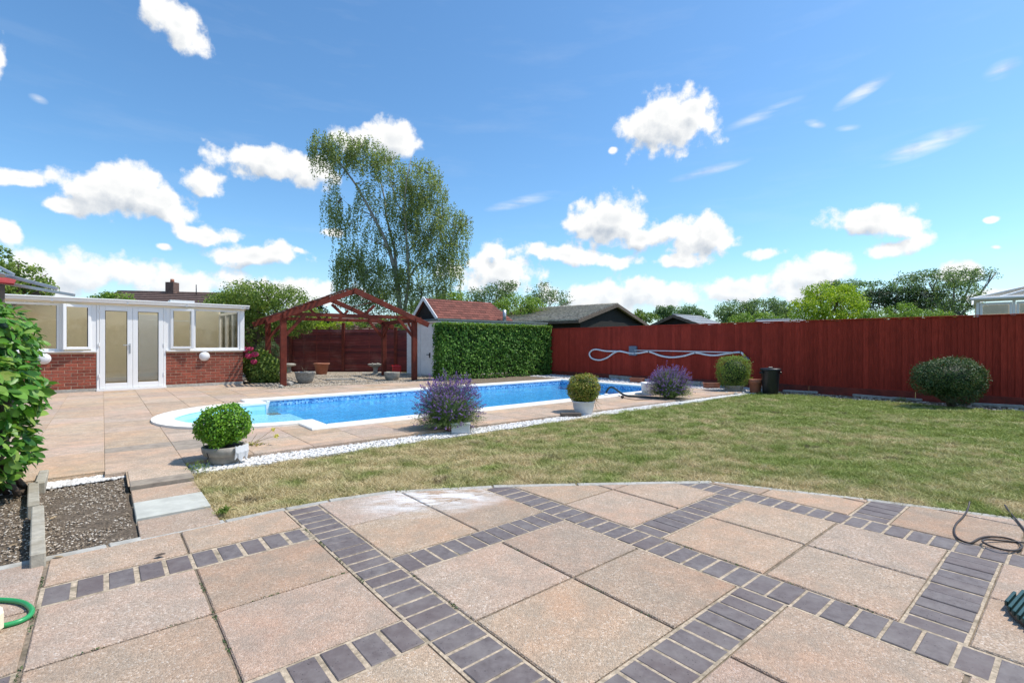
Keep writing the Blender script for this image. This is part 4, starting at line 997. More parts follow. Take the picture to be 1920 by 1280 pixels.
bbox('inner_lining', .11, td0, BASE + .06, SILL - .02, -.24, -.205, M['cream'], ch=0); bbox('inner_lining', td1, LEN - .12, BASE + .06, SILL - .02, -.24, -.205, M['cream'], ch=0)
for (a, b) in ((-.05, td0 - .002), (td1 + .002, LEN)):
    bbox('sill', a, b, SILL - .035, SILL - .0, -.13, .05, M['upvc'])
# roof, fascia, gutter
def slab4(name, pts, th, mat, parent):
    mb = MB(); lo = [Vector(p) - UP * th for p in pts]; mb.add(list(pts) + lo, [(0, 1, 2, 3), (7, 6, 5, 4), (0, 4, 5, 1), (1, 5, 6, 2), (2, 6, 7, 3), (3, 7, 4, 0)]); return mb.build(name, mat, parent)
slab4('roof', [B(-.10, 2.235, .10), B(LEN, 2.235, .10), B(LEN, 2.44, -DEP - .2), B(-.10, 2.44, -DEP - .2)], .018, M['opal'], room)
bbox('fascia', -.06, LEN, 2.105, 2.17, -.02, .045, M['cream'])
mb = MB(); pts = [B(-.13, 2.185, .085), B(LEN, 2.185, .085)]; mb.tube(pts, .052, 12); mb.build('gutter', M['upvc'], room)
mb = MB(); mb.bar(B(-.14, 2.225, .10), B(LEN, 2.225, .10), .14, .03, .006); mb.build('roof_trim', M['upvc'], room)
for t_ in (.02, tpx(100), tpx(240), tpx(350)): bbox('gutter_bracket', t_, t_ + .04, 2.13, 2.235, .03, .142, M['upvc'])
bbox('roof_vent', 1.1, 1.65, 2.26, 2.33, -.75, -.35, M['upvc'])
bbox('corner_post', -.04, .07, SILL, 2.105, -.12, .0, M['upvc'])
# windows: fixed frames with panes; openable sashes standing ajar
def frame(name, t0, t1, z0, z1, d, w=.055, dep=.06, parent=None, pane='pane'):
    root_ = empty_part = None
    mb = MB()
    for (a, b, c, e_) in ((t0, t0 + w, z0, z1), (t1 - w, t1, z0, z1), (t0 + w, t1 - w, z0, z0 + w), (t0 + w, t1 - w, z1 - w, z1)):
        cc = B((a + b) / 2, (c + e_) / 2, d); mb.box((0, 0, 0), (b - a, dep, e_ - c), ch=.005, M=Matrix.Translation(cc) @ Rm)
    o = mb.build(name, M['upvc'], parent or room)
    p = MB(); cc = B((t0 + t1) / 2, (z0 + z1) / 2, d); p.box((0, 0, 0), (t1 - t0 - 2 * w + .01, .012, z1 - z0 - 2 * w + .01), M=Matrix.Translation(cc) @ Rm); p.build(pane, M['glass'], o)
    s_ = MB()
    for (a, b, c, e_) in ((t0 + w - .002, t0 + w + .008, z0 + w, z1 - w), (t1 - w - .008, t1 - w + .002, z0 + w, z1 - w)): s_.box((0, 0, 0), (b - a, .02, e_ - c), M=Matrix.Translation(B((a + b) / 2, (c + e_) / 2, d)) @ Rm)
    s_.build('gasket', M['black'], o)
    return o
zt = 2.10; zb = SILL + .002
tw = tpx(365)
frame('window', .07, tw + .03, zb, zt, -.05)
bbox('mullion', tw + .032, tw + .10, zb, zt, -.09, -.01, M['upvc'])
bbox('door_jamb', td0 - .10, td0, zb, zt, -.09, .0, M['upvc'])
tl0, tl1 = tpx(118), tpx(30)
bbox('door_jamb', td1, td1 + .10, zb, zt, -.09, .0, M['upvc'])
bbox('mullion', tl0 - .02, tl0 + .05, zb, zt, -.09, -.01, M['upvc'])
frame('window', tl0 + .052, tl0 + 1.15, zb, zt, -.05)
frame('window', tl0 + 1.16, LEN - .1, zb, zt, -.05)
def sash(t_h, width, sgn, ang_, label):
    """an open casement hinged at t_h, swung outwards; built in its own frame"""
    z0, z1 = zb + .03, zt - .02; w = .062; mb = MB(); a = sgn * R(ang_)
    D_ = (FDIR * sgn * math.cos(R(ang_)) + NRM * math.sin(R(ang_))); N2 = D_.cross(UP); N2.normalize(); hinge = B(t_h, 0, .005)
    R2 = Matrix((D_, N2, UP)).transposed().to_4x4()
    def bx(m_, a0, a1, c0, c1, dep): m_.box((0, 0, 0), (a1 - a0, dep, c1 - c0), ch=.005 if dep > .03 else 0, M=Matrix.Translation(hinge + D_ * (a0 + a1) / 2 + UP * (c0 + c1) / 2) @ R2)
    for q in ((0, w, z0, z1), (width - w, width, z0, z1), (w, width - w, z0, z0 + w), (w, width - w, z1 - w, z1)): bx(mb, *q, .055)
    o = mb.build('open_sash', M['upvc'], room); p = MB(); bx(p, w - .005, width - w + .005, z0 + w - .005, z1 - w + .005, .012); p.build('pane', M['glass'], o)
    s_ = MB(); bx(s_, w - .002, w + .007, z0 + w, z1 - w, .03); bx(s_, width - w - .007, width - w + .002, z0 + w, z1 - w, .03); s_.build('gasket', M['black'], o)
sash(td0 - .10, td0 - .10 - tw - .02, -1, 14, '')
sash(td1 + .10, tl0 - td1 - .08, 1, 14, '')
# french doors
bbox('threshold', td0 - .005, td1 + .005, BASE, BASE + .05, -.12, .07, M['upvc'])
mid = (td0 + td1) / 2
bbox('door_frame', td0 + .002, td0 + .05, BASE + .05, zt, -.09, .012, M['upvc']); bbox('door_frame', td1 - .05, td1 - .002, BASE + .05, zt, -.09, .012, M['upvc']); bbox('door_frame', td0 + .052, td1 - .052, zt - .03, zt, -.09, .012, M['upvc'])
def door(t0, t1):
    z0, z1 = BASE + .055, zt - .032; w = .105; mb = MB()
    for (a, b, c, e_) in ((t0, t0 + w, z0, z1), (t1 - w, t1, z0, z1), (t0 + w, t1 - w, z0, z0 + w + .02), (t0 + w, t1 - w, z1 - w, z1)): mb.box((0, 0, 0), (b - a, .06, e_ - c), ch=.007, M=Matrix.Translation(B((a + b) / 2, (c + e_) / 2, -.012)) @ Rm)
    o = mb.build('door', M['upvc'], room)
    p = MB(); p.box((0, 0, 0), (t1 - t0 - 2 * w + .01, .012, z1 - z0 - 2 * w), M=Matrix.Translation(B((t0 + t1) / 2, (z0 + z1) / 2 + .01, -.012)) @ Rm); p.build('pane', M['glass'], o)
    s_ = MB()
    for a, b, c, e_ in ((t0 + w - .002, t0 + w + .008, z0 + w + .02, z1 - w), (t1 - w - .008, t1 - w + .002, z0 + w + .02, z1 - w), (t0 + w, t1 - w, z1 - w - .008, z1 - w + .002)): s_.box((0, 0, 0), (b - a, .05, e_ - c), M=Matrix.Translation(B((a + b) / 2, (c + e_) / 2, -.012)) @ Rm)
    s_.build('gasket', M['black'], o); return o
dr = door(td0 + .054, mid - .002); dl = door(mid + .002, td1 - .054)
mb = MB(); mb.bar(B(mid + .055, 1.13, .02), B(mid + .055, 1.13, .055), .03, .03); mb.bar(B(mid + .045, 1.13, .055), B(mid + .19, 1.13, .06), .018, .02); mb.box((0, 0, 0), (.035, .012, .24), ch=.004, M=Matrix.Translation(B(mid + .055, 1.05, .023)) @ Rm); mb.build('handle', M['metal'], dl)
for z_ in (.35, 1.1, 1.9):
    for tt in (td0 + .045, td1 - .045): bbox('hinge', tt - .012, tt + .012, z_, z_ + .09, .012, .035, M['upvc'])
# a pendant flex and white window seen inside, as in the photograph
mb = MB(); mb.bar(B(.9, 1.85, -2.3), B(2.1, 1.85, -2.3), .02, .02); mb.build('curtain_track', M['upvc'], room)
# round bulkhead lamps on the dwarf wall
for px, lab in ((383, 'round white bulkhead light on brickwork right of the glass doors'), (82, 'round white bulkhead light on brickwork half hidden by the laurel')):
    t_ = tpx(px); L0 = wroot('wall_light', B(t_, .80, .0), lab, 'wall light', 'round lights on the garden room wall')
    for nm, prof, m_ in (('base_ring', [(.125, .0), (.125, .03), (.11, .045)], 'upvc'), ('diffuser', [(.108, .03), (.105, .06), (.085, .085), (.05, .10), (.01, .106)], 'whitepot')):
        mb = MB(); mb.lathe(prof, n=24); me = mb.mesh(nm); me.transform(Matrix.Translation(B(t_, .83, .0)) @ Matrix((FDIR, UP, NRM)).transposed().to_4x4()); link(nm, me, M[m_], L0)

# ================================================================== PERGOLA
random.seed(8)
FLp, FRp = Vector((-6.19, 13.19, 0)), Vector((-3.07, 15.32, 0)); Pd = (FRp - FLp).normalized(); Pn = Vector((-Pd.y, Pd.x, 0))
RLp, RRp = FLp + Pn * 2.75 + Pd * .0, FRp + Pn * 2.75
per = wroot('pergola', (FLp + RRp) / 2, 'open red-brown timber pergola with a pitched slatted roof', 'pergola')
EV = 1.88; RG = 2.71
def pbar(name, a, b, w, h, up=(0, 0, 1), mat='pergola'):
    mb = MB(); mb.bar(a, b, w, h, .006, up); return mb.build(name, M[mat], per)
for q in (FLp, FRp, RLp, RRp):
    mb = MB(); mb.box(q + Vector((0, 0, (EV + TZ) / 2)), (.15, .15, EV - TZ), rz=math.atan2(Pd.y, Pd.x), ch=.008); mb.build('post', M['pergola'], per)
pw = (FRp - FLp).length
ridge = []
for (A_, B_) in ((FLp, FRp), (RLp, RRp)):
    c = (A_ + B_) / 2 + UP * RG; ridge.append(c); sl = (RG - EV - .05) / (pw / 2)
    fo = -Pn * .09 if A_ is FLp else Pn * .09
    la = A_ - Pd * .42 + UP * (EV + .05 - .42 * sl); ra = B_ + Pd * .42 + UP * (EV + .05 - .42 * sl)
    pbar('rafter', la + fo, c + Pd * .03 + fo, .056, .155); pbar('rafter', c - Pd * .03 + fo * 1.7, ra + fo * 1.7, .056, .155)
    pbar('tie_beam', A_ + UP * (EV + .10) + Pd * .2, B_ + UP * (EV + .10) - Pd * .2, .05, .10)
    pbar('strut', c - UP * .42 - Pd * .62, A_.lerp(B_, .42) + UP * (EV + .12), .045, .08); pbar('strut', c - UP * .40 + Pd * .62, A_.lerp(B_, .58) + UP * (EV + .12), .045, .08)
    pbar('brace', A_ + UP * (EV - .55), A_ + Pd * .55 + UP * (EV + .08), .045, .085); pbar('brace', B_ + UP * (EV - .55), B_ - Pd * .55 + UP * (EV + .08), .045, .085)
pbar('ridge_beam', ridge[0] - Pn * .15 - UP * .03, ridge[1] + Pn * .15 - UP * .03, .05, .14)
for (A_, B_) in ((FLp, RLp), (FRp, RRp)): pbar('side_beam', A_ - Pn * .2 + UP * (EV + .02), B_ + Pn * .2 + UP * (EV + .02), .06, .13); pbar('brace', A_ + UP * (EV - .5), A_ + Pn * .5 + UP * (EV - .02), .045, .08); pbar('brace', B_ + UP * (EV - .5), B_ - Pn * .5 + UP * (EV - .02), .045, .08)
sl = (RG - EV - .05) / (pw / 2)
for k in range(15):                                            # battens across both slopes
    f_ = (k + .5) / 15
    for sgn in (-1, 1):
        if sgn == 1 and k % 4 != 1: continue
        base_ = ridge[0] + Pd * sgn * (pw / 2 + .38) * f_ - UP * (sl * (pw / 2 + .38) * f_) + UP * .105
        a = base_ - Pn * (.12 + random.uniform(0, .08)) + UP * random.uniform(-.008, .01); b = base_ + Pn * (2.75 + .12 + random.uniform(0, .1)) + UP * random.uniform(-.01, .01)
        pbar('batten', a, b, .06 if sgn < 0 else .05, .022, mat='oldwood' if (k % 3 == 0) else 'pergola')
# ================================================================== REAR LAP-PANEL FENCE
random.seed(9)
bf = wroot('lap_fence', (-7, 20.2, 0), 'dark red lap panel fence behind the pergola', 'fence')
def bp(px, z, off=0): Z_ = 20.2 - off; return Vector(((px - CX) * Z_ / F, Z_, z))
edges = [430, 457, 545, 644, 742, 768, 810]
for i in range(len(edges) - 1):
    a, b = bp(edges[i] + 2, 0), bp(edges[i + 1] - 2, 0); top = 1.84 + (-.03, .0, -.02, -.03, -.05, -.05)[i]; Wd = (b - a).length
    n_ = 15; zz = .10; hh = (top - .16) / n_
    for k in range(n_):
        p0 = a + UP * (zz + hh * (k + .5)); p1 = b + UP * (zz + hh * (k + .5)); j = random.uniform(-.012, .012)
        mb = MB(); mb.bar(p0 + Vector((0, -.012, j)), p1 + Vector((0, -.012, random.uniform(-.012, .012))), .012, hh * 1.18, 0)
        o = mb.build('slat', M['backred'], bf); o.rotation_euler = (0, 0, 0)
        for vv in o.data.vertices:
            zrel = (vv.co.z - p0.z) / hh; vv.co.y -= .045 * (-zrel + .5)
    nb = {1: 2, 2: 4, 3: 2}.get(i, 1)
    for k in range(nb + 1):
        q = a.lerp(b, k / max(1, nb)); mb = MB(); mb.bar(q + UP * .08 + Vector((0, -.04, 0)), q + UP * top + Vector((0, -.04, 0)), .045, .02, .003, up=(0, 1, 0)); mb.build('panel_batten', M['backred'], bf)
    mb = MB(); mb.bar(a + UP * (top + .012) + Vector((0, -.02, 0)), b + UP * (top + .012) + Vector((0, -.02, 0)), .07, .025, .004); mb.build('capping', M['backred'], bf)
    mb = MB(); mb.bar(a + UP * .04, b + UP * .04, .05, .10, .004); mb.build('gravel_board', M['gravelboard'], bf)
for px, h in ((457, 1.86), (545, 1.9), (644, 2.02), (742, 1.84)):
    mb = MB(); mb.bar(bp(px, -.02, .05), bp(px, h, .05), .12, .12, .008, up=(0, 1, 0)); mb.build('post', M['pergola'], bf)

# ================================================================== WHITE SHED AND PITCHED-ROOF STORE
shed = wroot('shed', W(15.6, 10.6, 0), 'white timber shed with flat green-edged roof behind the hedge', 'shed')
def GB(name, u0, u1, v0_, v1_, z0, z1, mat, parent, ch=.004):
    c = W((u0 + u1) / 2, (v0_ + v1_) / 2, (z0 + z1) / 2); mb = MB(); mb.box(c, (v1_ - v0_, u1 - u0, z1 - z0), rz=R(40), ch=ch); return mb.build(name, mat, parent)
SU0, SU1, SV0, SV1 = 14.45, 16.75, 8.85, 13.7
GB('body', SU0 + .02, SU1, SV0 + .02, SV1, 0, 1.93, M['whitepaint'], shed, 0)
nb_ = 17; bh = 1.88 / nb_
for k in range(nb_):
    z = .03 + bh * k
    for (a, b) in ((SU0, 14.86), (15.72, SU1)):
        mb = MB(); A_, B_ = Vector(W(a, SV0, z + bh / 2)), Vector(W(b, SV0, z + bh / 2)); mb.bar(A_, B_, .018, bh - .006, .003); mb.build('board', M['whitepaint'], shed)
    mb = MB(); mb.bar(Vector(W(SU0, SV0, z + bh / 2)), Vector(W(SU0, SV1, z + bh / 2)), .018, bh - .006, .003); mb.build('board', M['whitepaint'], shed)
d_ = GB('door', 14.9, 15.68, SV0 - .03, SV0 + .01, .06, 1.80, M['whitepaint'], shed)
for k in range(7):
    mb = MB(); z = .12 + k * .235; mb.bar(Vector(W(14.94, SV0 - .034, z + .11)), Vector(W(15.64, SV0 - .034, z + .11)), .012, .225, .004); mb.build('door_board', M['whitepaint'], d_)
mb = MB(); mb.bar(Vector(W(14.99, SV0 - .05, .78)), Vector(W(14.99, SV0 - .10, .78)), .03, .03); mb.bar(Vector(W(14.97, SV0 - .10, .78)), Vector(W(15.13, SV0 - .10, .78)), .02, .025); mb.box(W(14.99, SV0 - .05, .76), (.02, .06, .18), rz=R(40)); mb.build('handle', M['darkmetal'], d_)
GB('door_frame', 14.82, 14.88, SV0 - .04, SV0 + .01, .03, 1.86, M['whitepaint'], shed); GB('door_frame', 15.70, 15.76, SV0 - .04, SV0 + .01, .03, 1.86, M['whitepaint'], shed); GB('door_frame', 14.88, 15.70, SV0 - .04, SV0 + .01, 1.80, 1.86, M['whitepaint'], shed)
GB('fascia', 14.33, 16.85, 8.72, 13.86, 1.90, 1.95, M['whitepaint'], shed); GB('roof', 14.28, 16.9, 8.68, 13.9, 1.952, 2.02, M['greyfelt'], shed, .01)
GB('lamp', 14.60, 14.72, SV0 - .09, SV0 - .02, 1.72, 1.86, M['upvc'], shed, .02)
GB('step', 14.8, 15.8, SV0 - .5, SV0 - .12, .02, .07, M['concrete'], shed, .01)
rf = wroot('pitched_roof', W(15.4, 10.4, 2.02), 'steep red shingled roof with white gable boards above the shed', 'roof')
ue, ur, uf, ze, zr, va, vb = 14.55, 15.42, 16.3, 2.04, 2.78, 8.82, 11.9
vb2 = 11.35
mb = MB(); mb.add([W(ue, va + .1, ze - .02), W(uf, va + .1, ze - .02), W(ur, va + .1, zr - .03), W(ue, vb + .3, ze - .02), W(uf, vb + .3, ze - .02), W(ur, vb - .1, zr - .03)], [(0, 1, 2), (3, 5, 4), (0, 2, 5, 3), (1, 4, 5, 2), (0, 3, 4, 1)]); mb.build('core', M['black'], rf)  # black core paints the shade in the gable opening
ns = 8; slope = Vector((ur - ue, zr - ze)); sl_ = slope.length
def rp(f, v, off=0.0):                                              # point on the front slope, f from eave to ridge
    u_ = ue + (ur - ue) * f; z_ = ze + (zr - ze) * f; nx = -(zr - ze) / sl_; nz = (ur - ue) / sl_
    return Vector(W(u_ + nx * off, v, z_ + nz * off))
for r_ in range(ns):
    f0, f1 = r_ / ns, (r_ + 1.12) / ns; v_ = va - (.12 if r_ % 2 else 0); vend = vb + .35 - (r_ / ns) * .45
    while v_ < vend:
        a, b = max(v_, va) + .004, min(v_ + .25, vend) - .004; v_ += .25
        if b - a < .03: continue
        jj = random.uniform(0, .004); mb = MB()
        q = [rp(f0, a, .022 + jj), rp(f0, b, .022 + jj), rp(f1, b, .008), rp(f1, a, .008), rp(f0, a, 0), rp(f0, b, 0), rp(f1, b, 0), rp(f1, a, 0)]
        mb.add(q, [(0, 1, 2, 3), (4, 5, 1, 0), (5, 6, 2, 1), (7, 4, 0, 3)]); mb.build('shingle', M['redshingle'], rf)
mb = MB(); mb.add([W(uf, va, ze), W(uf, vb + .3, ze), W(ur, vb - .1, zr + .02), W(ur, va, zr + .02)], [(0, 1, 2, 3)]); mb.build('rear_slope', M['redshingle'], rf)
for (a, b) in ((ue - .06, ur), (uf + .06, ur)):
    mb = MB(); mb.bar(Vector(W(a, va - .03, ze - .02)), Vector(W(b, va - .03, zr + .03)), .03, .13, .004, up=Vector(W(0, 1)) * -1 + Vector((0, 0, 0))) if False else mb.bar(Vector(W(a, va - .03, ze - .02)), Vector(W(b, va - .03, zr + .02)), .03, .12, .004); mb.build('bargeboard', M['whitepaint'], rf)
mb = MB(); mb.tube([W(14.42, 11.72, 2.0), W(14.42, 11.72, 2.44)], .07, 12); o = mb.build('flue_pipe', M['metal'], None); tag(o, 'short grey-white flue pipe beside the red shingled roof', 'flue pipe')

# ================================================================== BUILDINGS BEYOND THE FENCES
def gable_house(name, a, b, half, ze_, zr_, lab, cat, roofm, wallm, rows=10, gablem='black', over=.25, barge='oldwood'):
    """a, b: ridge ends on the ground; half: half width"""
    a, b = Vector(a), Vector(b); ax = (b - a).normalized(); nn = Vector((-ax.y, ax.x, 0)); t = wroot(name, ((a + b) / 2), lab, cat)
    c = (a + b) / 2; L_ = (b - a).length; mb = MB(); mb.box(c + UP * ze_ / 2, (L_ - .3, 2 * half - .5, ze_ - .02), rz=math.atan2(ax.y, ax.x)); mb.build('wall', M[wallm], t)
    mb = MB(); k = half + over; zl = ze_ - (zr_ - ze_) * over / half
    mb.add([a + UP * (zr_ - .06), a + nn * half + UP * (ze_ - .02), a - nn * half + UP * (ze_ - .02), b + UP * (zr_ - .06), b + nn * half + UP * (ze_ - .02), b - nn * half + UP * (ze_ - .02)], [(0, 1, 2), (3, 5, 4), (0, 3, 4, 1), (0, 2, 5, 3)])
    o = mb.build('gable', M[gablem], t); o.data.transform(Matrix.Translation(c) @ Matrix.Scale((L_ - .5) / L_, 4, ax) @ Matrix.Translation(-c))
    for sgn in (-1, 1):
        mb = MB()                                                  # courses stepped like tiles
        for r_ in range(rows):
            f0, f1 = r_ / rows, (r_ + 1) / rows
            def rp2(e_, f, off): return e_ + nn * sgn * k * (1 - f) + UP * (zl + (zr_ - zl) * f + off)
            mb.add([rp2(a, f0, .06), rp2(b, f0, .06), rp2(b, f1, .004), rp2(a, f1, .004), rp2(a, f0, -.01), rp2(b, f0, -.01)], [(0, 1, 2, 3), (4, 5, 1, 0)])
        mb.add([a + nn * sgn * k + UP * (zl - .06), b + nn * sgn * k + UP * (zl - .06), b + UP * (zr_ - .06), a + UP * (zr_ - .06)], [(0, 1, 2, 3)])
        mb.build('roof', M[roofm], t)
        for e_, o_ in ((a, -ax * .03), (b, ax * .03)):
            mb = MB(); mb.bar(e_ + o_ + nn * sgn * k + UP * (zl - .07), e_ + o_ + UP * (zr_ - .07), .05, .19, .005); mb.build('bargeboard', M[barge], t)
        if sgn < 0 or True:
            mb = MB(); mb.bar(a + nn * sgn * (k - .02) + UP * (zl - .09), b + nn * sgn * (k - .02) + UP * (zl - .09), .03, .12, .005); mb.build('fascia', M['oldwood'], t)
    mb = MB(); mb.tube([a - ax * .05 + UP * (zr_ + .01), b + ax * .05 + UP * (zr_ + .01)], .07, 8); mb.build('ridge_cap', M[roofm], t)
    return t
gable_house('barn', (6.05, 28.0, 0), (.6, 32.4, 0), 4.1, 2.42, 3.44, 'long low barn with brown mossy tiled roof and open gable with its shade painted black', 'barn', 'tile', 'black', 16)  # black walls and gable faces stand for the shade of an open inside
gable_house('outbuilding', (10.6, 32, 0), (13.4, 34.5, 0), 1.9, 2.35, 3.05, 'small outbuilding with grey roof and dark gable beyond the red fence', 'outbuilding', 'greyroof', 'oldwood', 4)
gable_house('outbuilding', (15.3, 30.5, 0), (19.5, 29.0, 0), 1.6, 2.25, 2.62, 'flat pale-roofed outbuilding just showing over the red fence', 'outbuilding', 'greyroof', 'oldwood', 3)
h1 = gable_house('house', (-22.6, 28.0, 0), (-16.5, 29.5, 0), 3.6, 2.9, 4.15, 'brick house with plum tiled roof behind the garden room', 'house', 'housetile', 'brick', 10, 'brick')
cp = PD(323, 560, 28.6); mb = MB(); mb.box((cp.x, 28.6, 4.2), (.48, .5, 1.1), ch=.01); o = mb.build('chimney', M['housetile'], h1)
mb = MB(); mb.lathe([(.11, 0), (.09, .2)], (cp.x, 28.6, 4.75), 10); mb.build('chimney_pot', M['terracotta'], o)
mb = MB(); cp2 = PD(368, 550, 28.6); mb.tube([(cp2.x, 28.6, 3.8), (cp2.x, 28.6, 4.62)], .03, 6); mb.build('aerial_mast', M['darkmetal'], h1)
gable_house('house', (-10.4, 27, 0), (-7.6, 29, 0), 1.7, 1.9, 2.72, 'small brick house with tiled roof seen through the pergola', 'house', 'housetile', 'brick', 8, 'brick')
gable_house('house', (-16.8, 27, 0), (-13.4, 26.4, 0), 1.7, 1.8, 2.28, 'low tiled roof between garden room and pergola behind the fence', 'house', 'tile', 'brick', 6, 'brick')
# white conservatory at the right
cv = wroot('conservatory', (15.05, 15.8, 0), 'white conservatory with glass roof beyond the right end of the fence', 'conservatory')
cx0, cx1, cy0, cy1 = 15.05, 20.0, 15.8, 19.4
def cbox(n_, x0, x1, y0, y1, z0, z1, m_, p_=None, ch=.01): mb = MB(); mb.box(((x0 + x1) / 2, (y0 + y1) / 2, (z0 + z1) / 2), (x1 - x0, y1 - y0, z1 - z0), ch=ch); return mb.build(n_, M[m_], p_ or cv)
cbox('wall', cx0 + .02, cx1, cy0, cy0 + .2, 0, 1.5, 'brick'); cbox('wall', cx0, cx0 + .2, cy0, cy1, 0, 1.5, 'brick')
cbox('rear_wall', cx0, cx1, cy1, cy1 + .2, 0, 2.6, 'cream')
for k in range(6):
    xa = cx0 + k * .82; f_ = cbox('window', xa, xa + .07, cy0 + .02, cy0 + .09, 1.5, 2.55, 'upvc'); cbox('pane', xa + .15, xa + .75, cy0 + .04, cy0 + .055, 1.6, 2.40, 'glass', f_, 0)
    for q in ((xa + .085, xa + .15, 1.5, 2.48), (xa + .75, xa + .815, 1.5, 2.48)): cbox('sash_bar', q[0], q[1], cy0 + .02, cy0 + .08, q[2], q[3], 'upvc', f_)
    cbox('transom', xa + .15, xa + .75, cy0 + .02, cy0 + .08, 2.40, 2.48, 'upvc', f_); cbox('blind', xa + .16, xa + .74, cy0 + .12, cy0 + .13, 2.12, 2.4, 'upvc', f_, 0)
for k in range(4):
    ya = cy0 + k * .9; f_ = cbox('window', cx0 + .02, cx0 + .09, ya + .1, ya + .17, 1.5, 2.55, 'upvc'); cbox('pane', cx0 + .04, cx0 + .055, ya + .17, ya + .98, 1.55, 2.45, 'glass', f_, 0)
cbox('eaves_beam', cx0 - .06, cx1, cy0 - .05, cy0 + .12, 2.52, 2.62, 'upvc'); cbox('gutter', cx0 - .16, cx1, cy0 - .17, cy0 - .06, 2.56, 2.66, 'upvc', None, .03); cbox('eaves_beam', cx0 - .05, cx0 + .1, cy0 + .13, cy1, 2.52, 2.62, 'upvc')
apx = Vector((cx0 + 2.2, cy0 + 1.9, 3.32)); 
for k in range(8):
    a = Vector((cx0 - .08 + k * .62, cy0 - .1, 2.64)); b = Vector((max(apx.x, a.x), apx.y, 3.32)) if k > 2 else apx + Vector((k * .05, 0, 0)); mb = MB(); mb.bar(a, b, .05, .05, .006); mb.build('glazing_bar', M['upvc'], cv)
mb = MB(); mb.add([(cx0 - .1, cy0 - .1, 2.63), (cx1, cy0 - .1, 2.63), (cx1, apx.y, 3.31), tuple(apx)], [(0, 1, 2, 3)]); mb.add([(cx0 - .1, cy0 - .1, 2.63), tuple(apx), (apx.x, cy1, 3.31), (cx0 - .1, cy1, 2.63)], [(0, 1, 2, 3)]); mb.build('roof_sheet', M['opal'], cv)

# ================================================================== PLANTS
def core_blob(name, c, r, mat, parent, sx=1, sy=1, sz=1, n=14):  # solid core added inside foliage to block light
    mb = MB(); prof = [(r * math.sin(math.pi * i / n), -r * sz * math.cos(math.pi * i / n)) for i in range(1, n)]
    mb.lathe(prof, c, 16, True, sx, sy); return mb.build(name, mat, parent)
def ball_leaves(parent, c, rx, ry, rz, n, size, mat, rough=.1, aspect=.55, sprig=0, squash=2.0, up=.2):
    d = RNG.normal(0, 1, (n, 3)); d /= np.linalg.norm(d, axis=1, keepdims=True)
    q = np.abs(d) ** squash; k = 1 / (q.sum(1, keepdims=True) ** (1 / squash)); r = RNG.uniform(.72, 1.0, (n, 1)) ** .6
    ph = RNG.uniform(0, 6.28, 8); w = sum(np.sin(d @ RNG.normal(0, 4.5, 3) + p_) for p_ in ph)[:, None] / 8
    r = r * (1 + rough * w)
    if sprig: m_ = RNG.uniform(0, 1, (n, 1)) < sprig; r = np.where(m_, r * RNG.uniform(1.0, 1.14, (n, 1)), r)
    P = d * k * r * np.array([rx, ry, rz]) + np.array(c)
    return leaves('foliage', P, size, LF[mat], parent, d, spread=.9, aspect=aspect, up=up)

# --- laurel at the left edge: 300 leaves one by one, the rest of the mass as one part
random.seed(3)
lb = [(-92, 642, 3.75, 124, 92), (-122, 742, 3.5, 158, 98), (-132, 845, 3.45, 150, 108), (-210, 700, 4.0, 165, 140), (-190, 790, 3.2, 110, 150)]
lau = wroot('laurel_bush', (-3.95, 3.75, 0), 'big glossy laurel bush with large leaves at the left edge', 'bush')
LB = []
for x, y, Z_, rx, rz in lb:
    c = PD(x, y, Z_); LB.append((c.x, c.y, c.z, rx * Z_ / F, rx * Z_ / F * .95, rz * Z_ / F, 1))
def leaf_shape():
    st = [(0, 0), (.22, .17), (.5, .235), (.78, .16), (1, 0)]; V = []; Fc = []
    for i, (t, w) in enumerate(st):
        z = -.10 * (t - .5) ** 2 * 4 * .5
        V.append((0, t - .0, z - .0))
        if 0 < i < 4: V += [(-w, t + .01, z + .055), (w, t + .01, z + .055)]
    m = [0, 1, 4, 7, 10]
    Fc = [(0, 1, 2), (0, 3, 1), (1, 4, 5, 2), (1, 3, 6, 4), (4, 7, 8, 5), (4, 6, 9, 7), (7, 10, 8), (7, 9, 10)]
    return V, Fc
LV, LFc = leaf_shape(); TRI = []
for f in LFc:
    TRI.append(f[:3])
    if len(f) == 4: TRI.append((f[0], f[2], f[3]))
lm = []
for k in range(4):
    V_ = [(x * (1 + .12 * k), y, z + .10 * k * (y - .5) ** 2 + (.05 * x if k == 2 else 0)) for x, y, z in LV]; mb = MB(); mb.add(V_, LFc, True); lm.append(mb.mesh('leaf'))
Pn_, Dn_ = blob_points(LB, 17000, 0, 1, .74)
ins = np.zeros(len(Pn_))
for b in LB: ins += (((Pn_ - np.array(b[:3])) / np.array(b[3:6])) ** 2).sum(1) < .72
keep = (ins == 0) & (Pn_[:, 2] > .10); Pn_, Dn_ = Pn_[keep], Dn_[keep]
score = Pn_[:, 1] * 1.0 - Dn_[:, 0] * .55 + Dn_[:, 1] * .6 + RNG.uniform(0, .25, len(Pn_)) + np.where(Pn_[:, 0] / Pn_[:, 1] < -1.06, 5, 0)
order = np.argsort(score); near = order[:300]; rest = order[300:]
mat_ll = obj_leaf_mat('laurel leaf single', [(.022, .085, .012), (.05, .17, .02), (.10, .27, .03), (.17, .36, .05), (.30, .46, .10), (.045, .14, .018), (.13, .30, .04), (.35, .42, .10)])
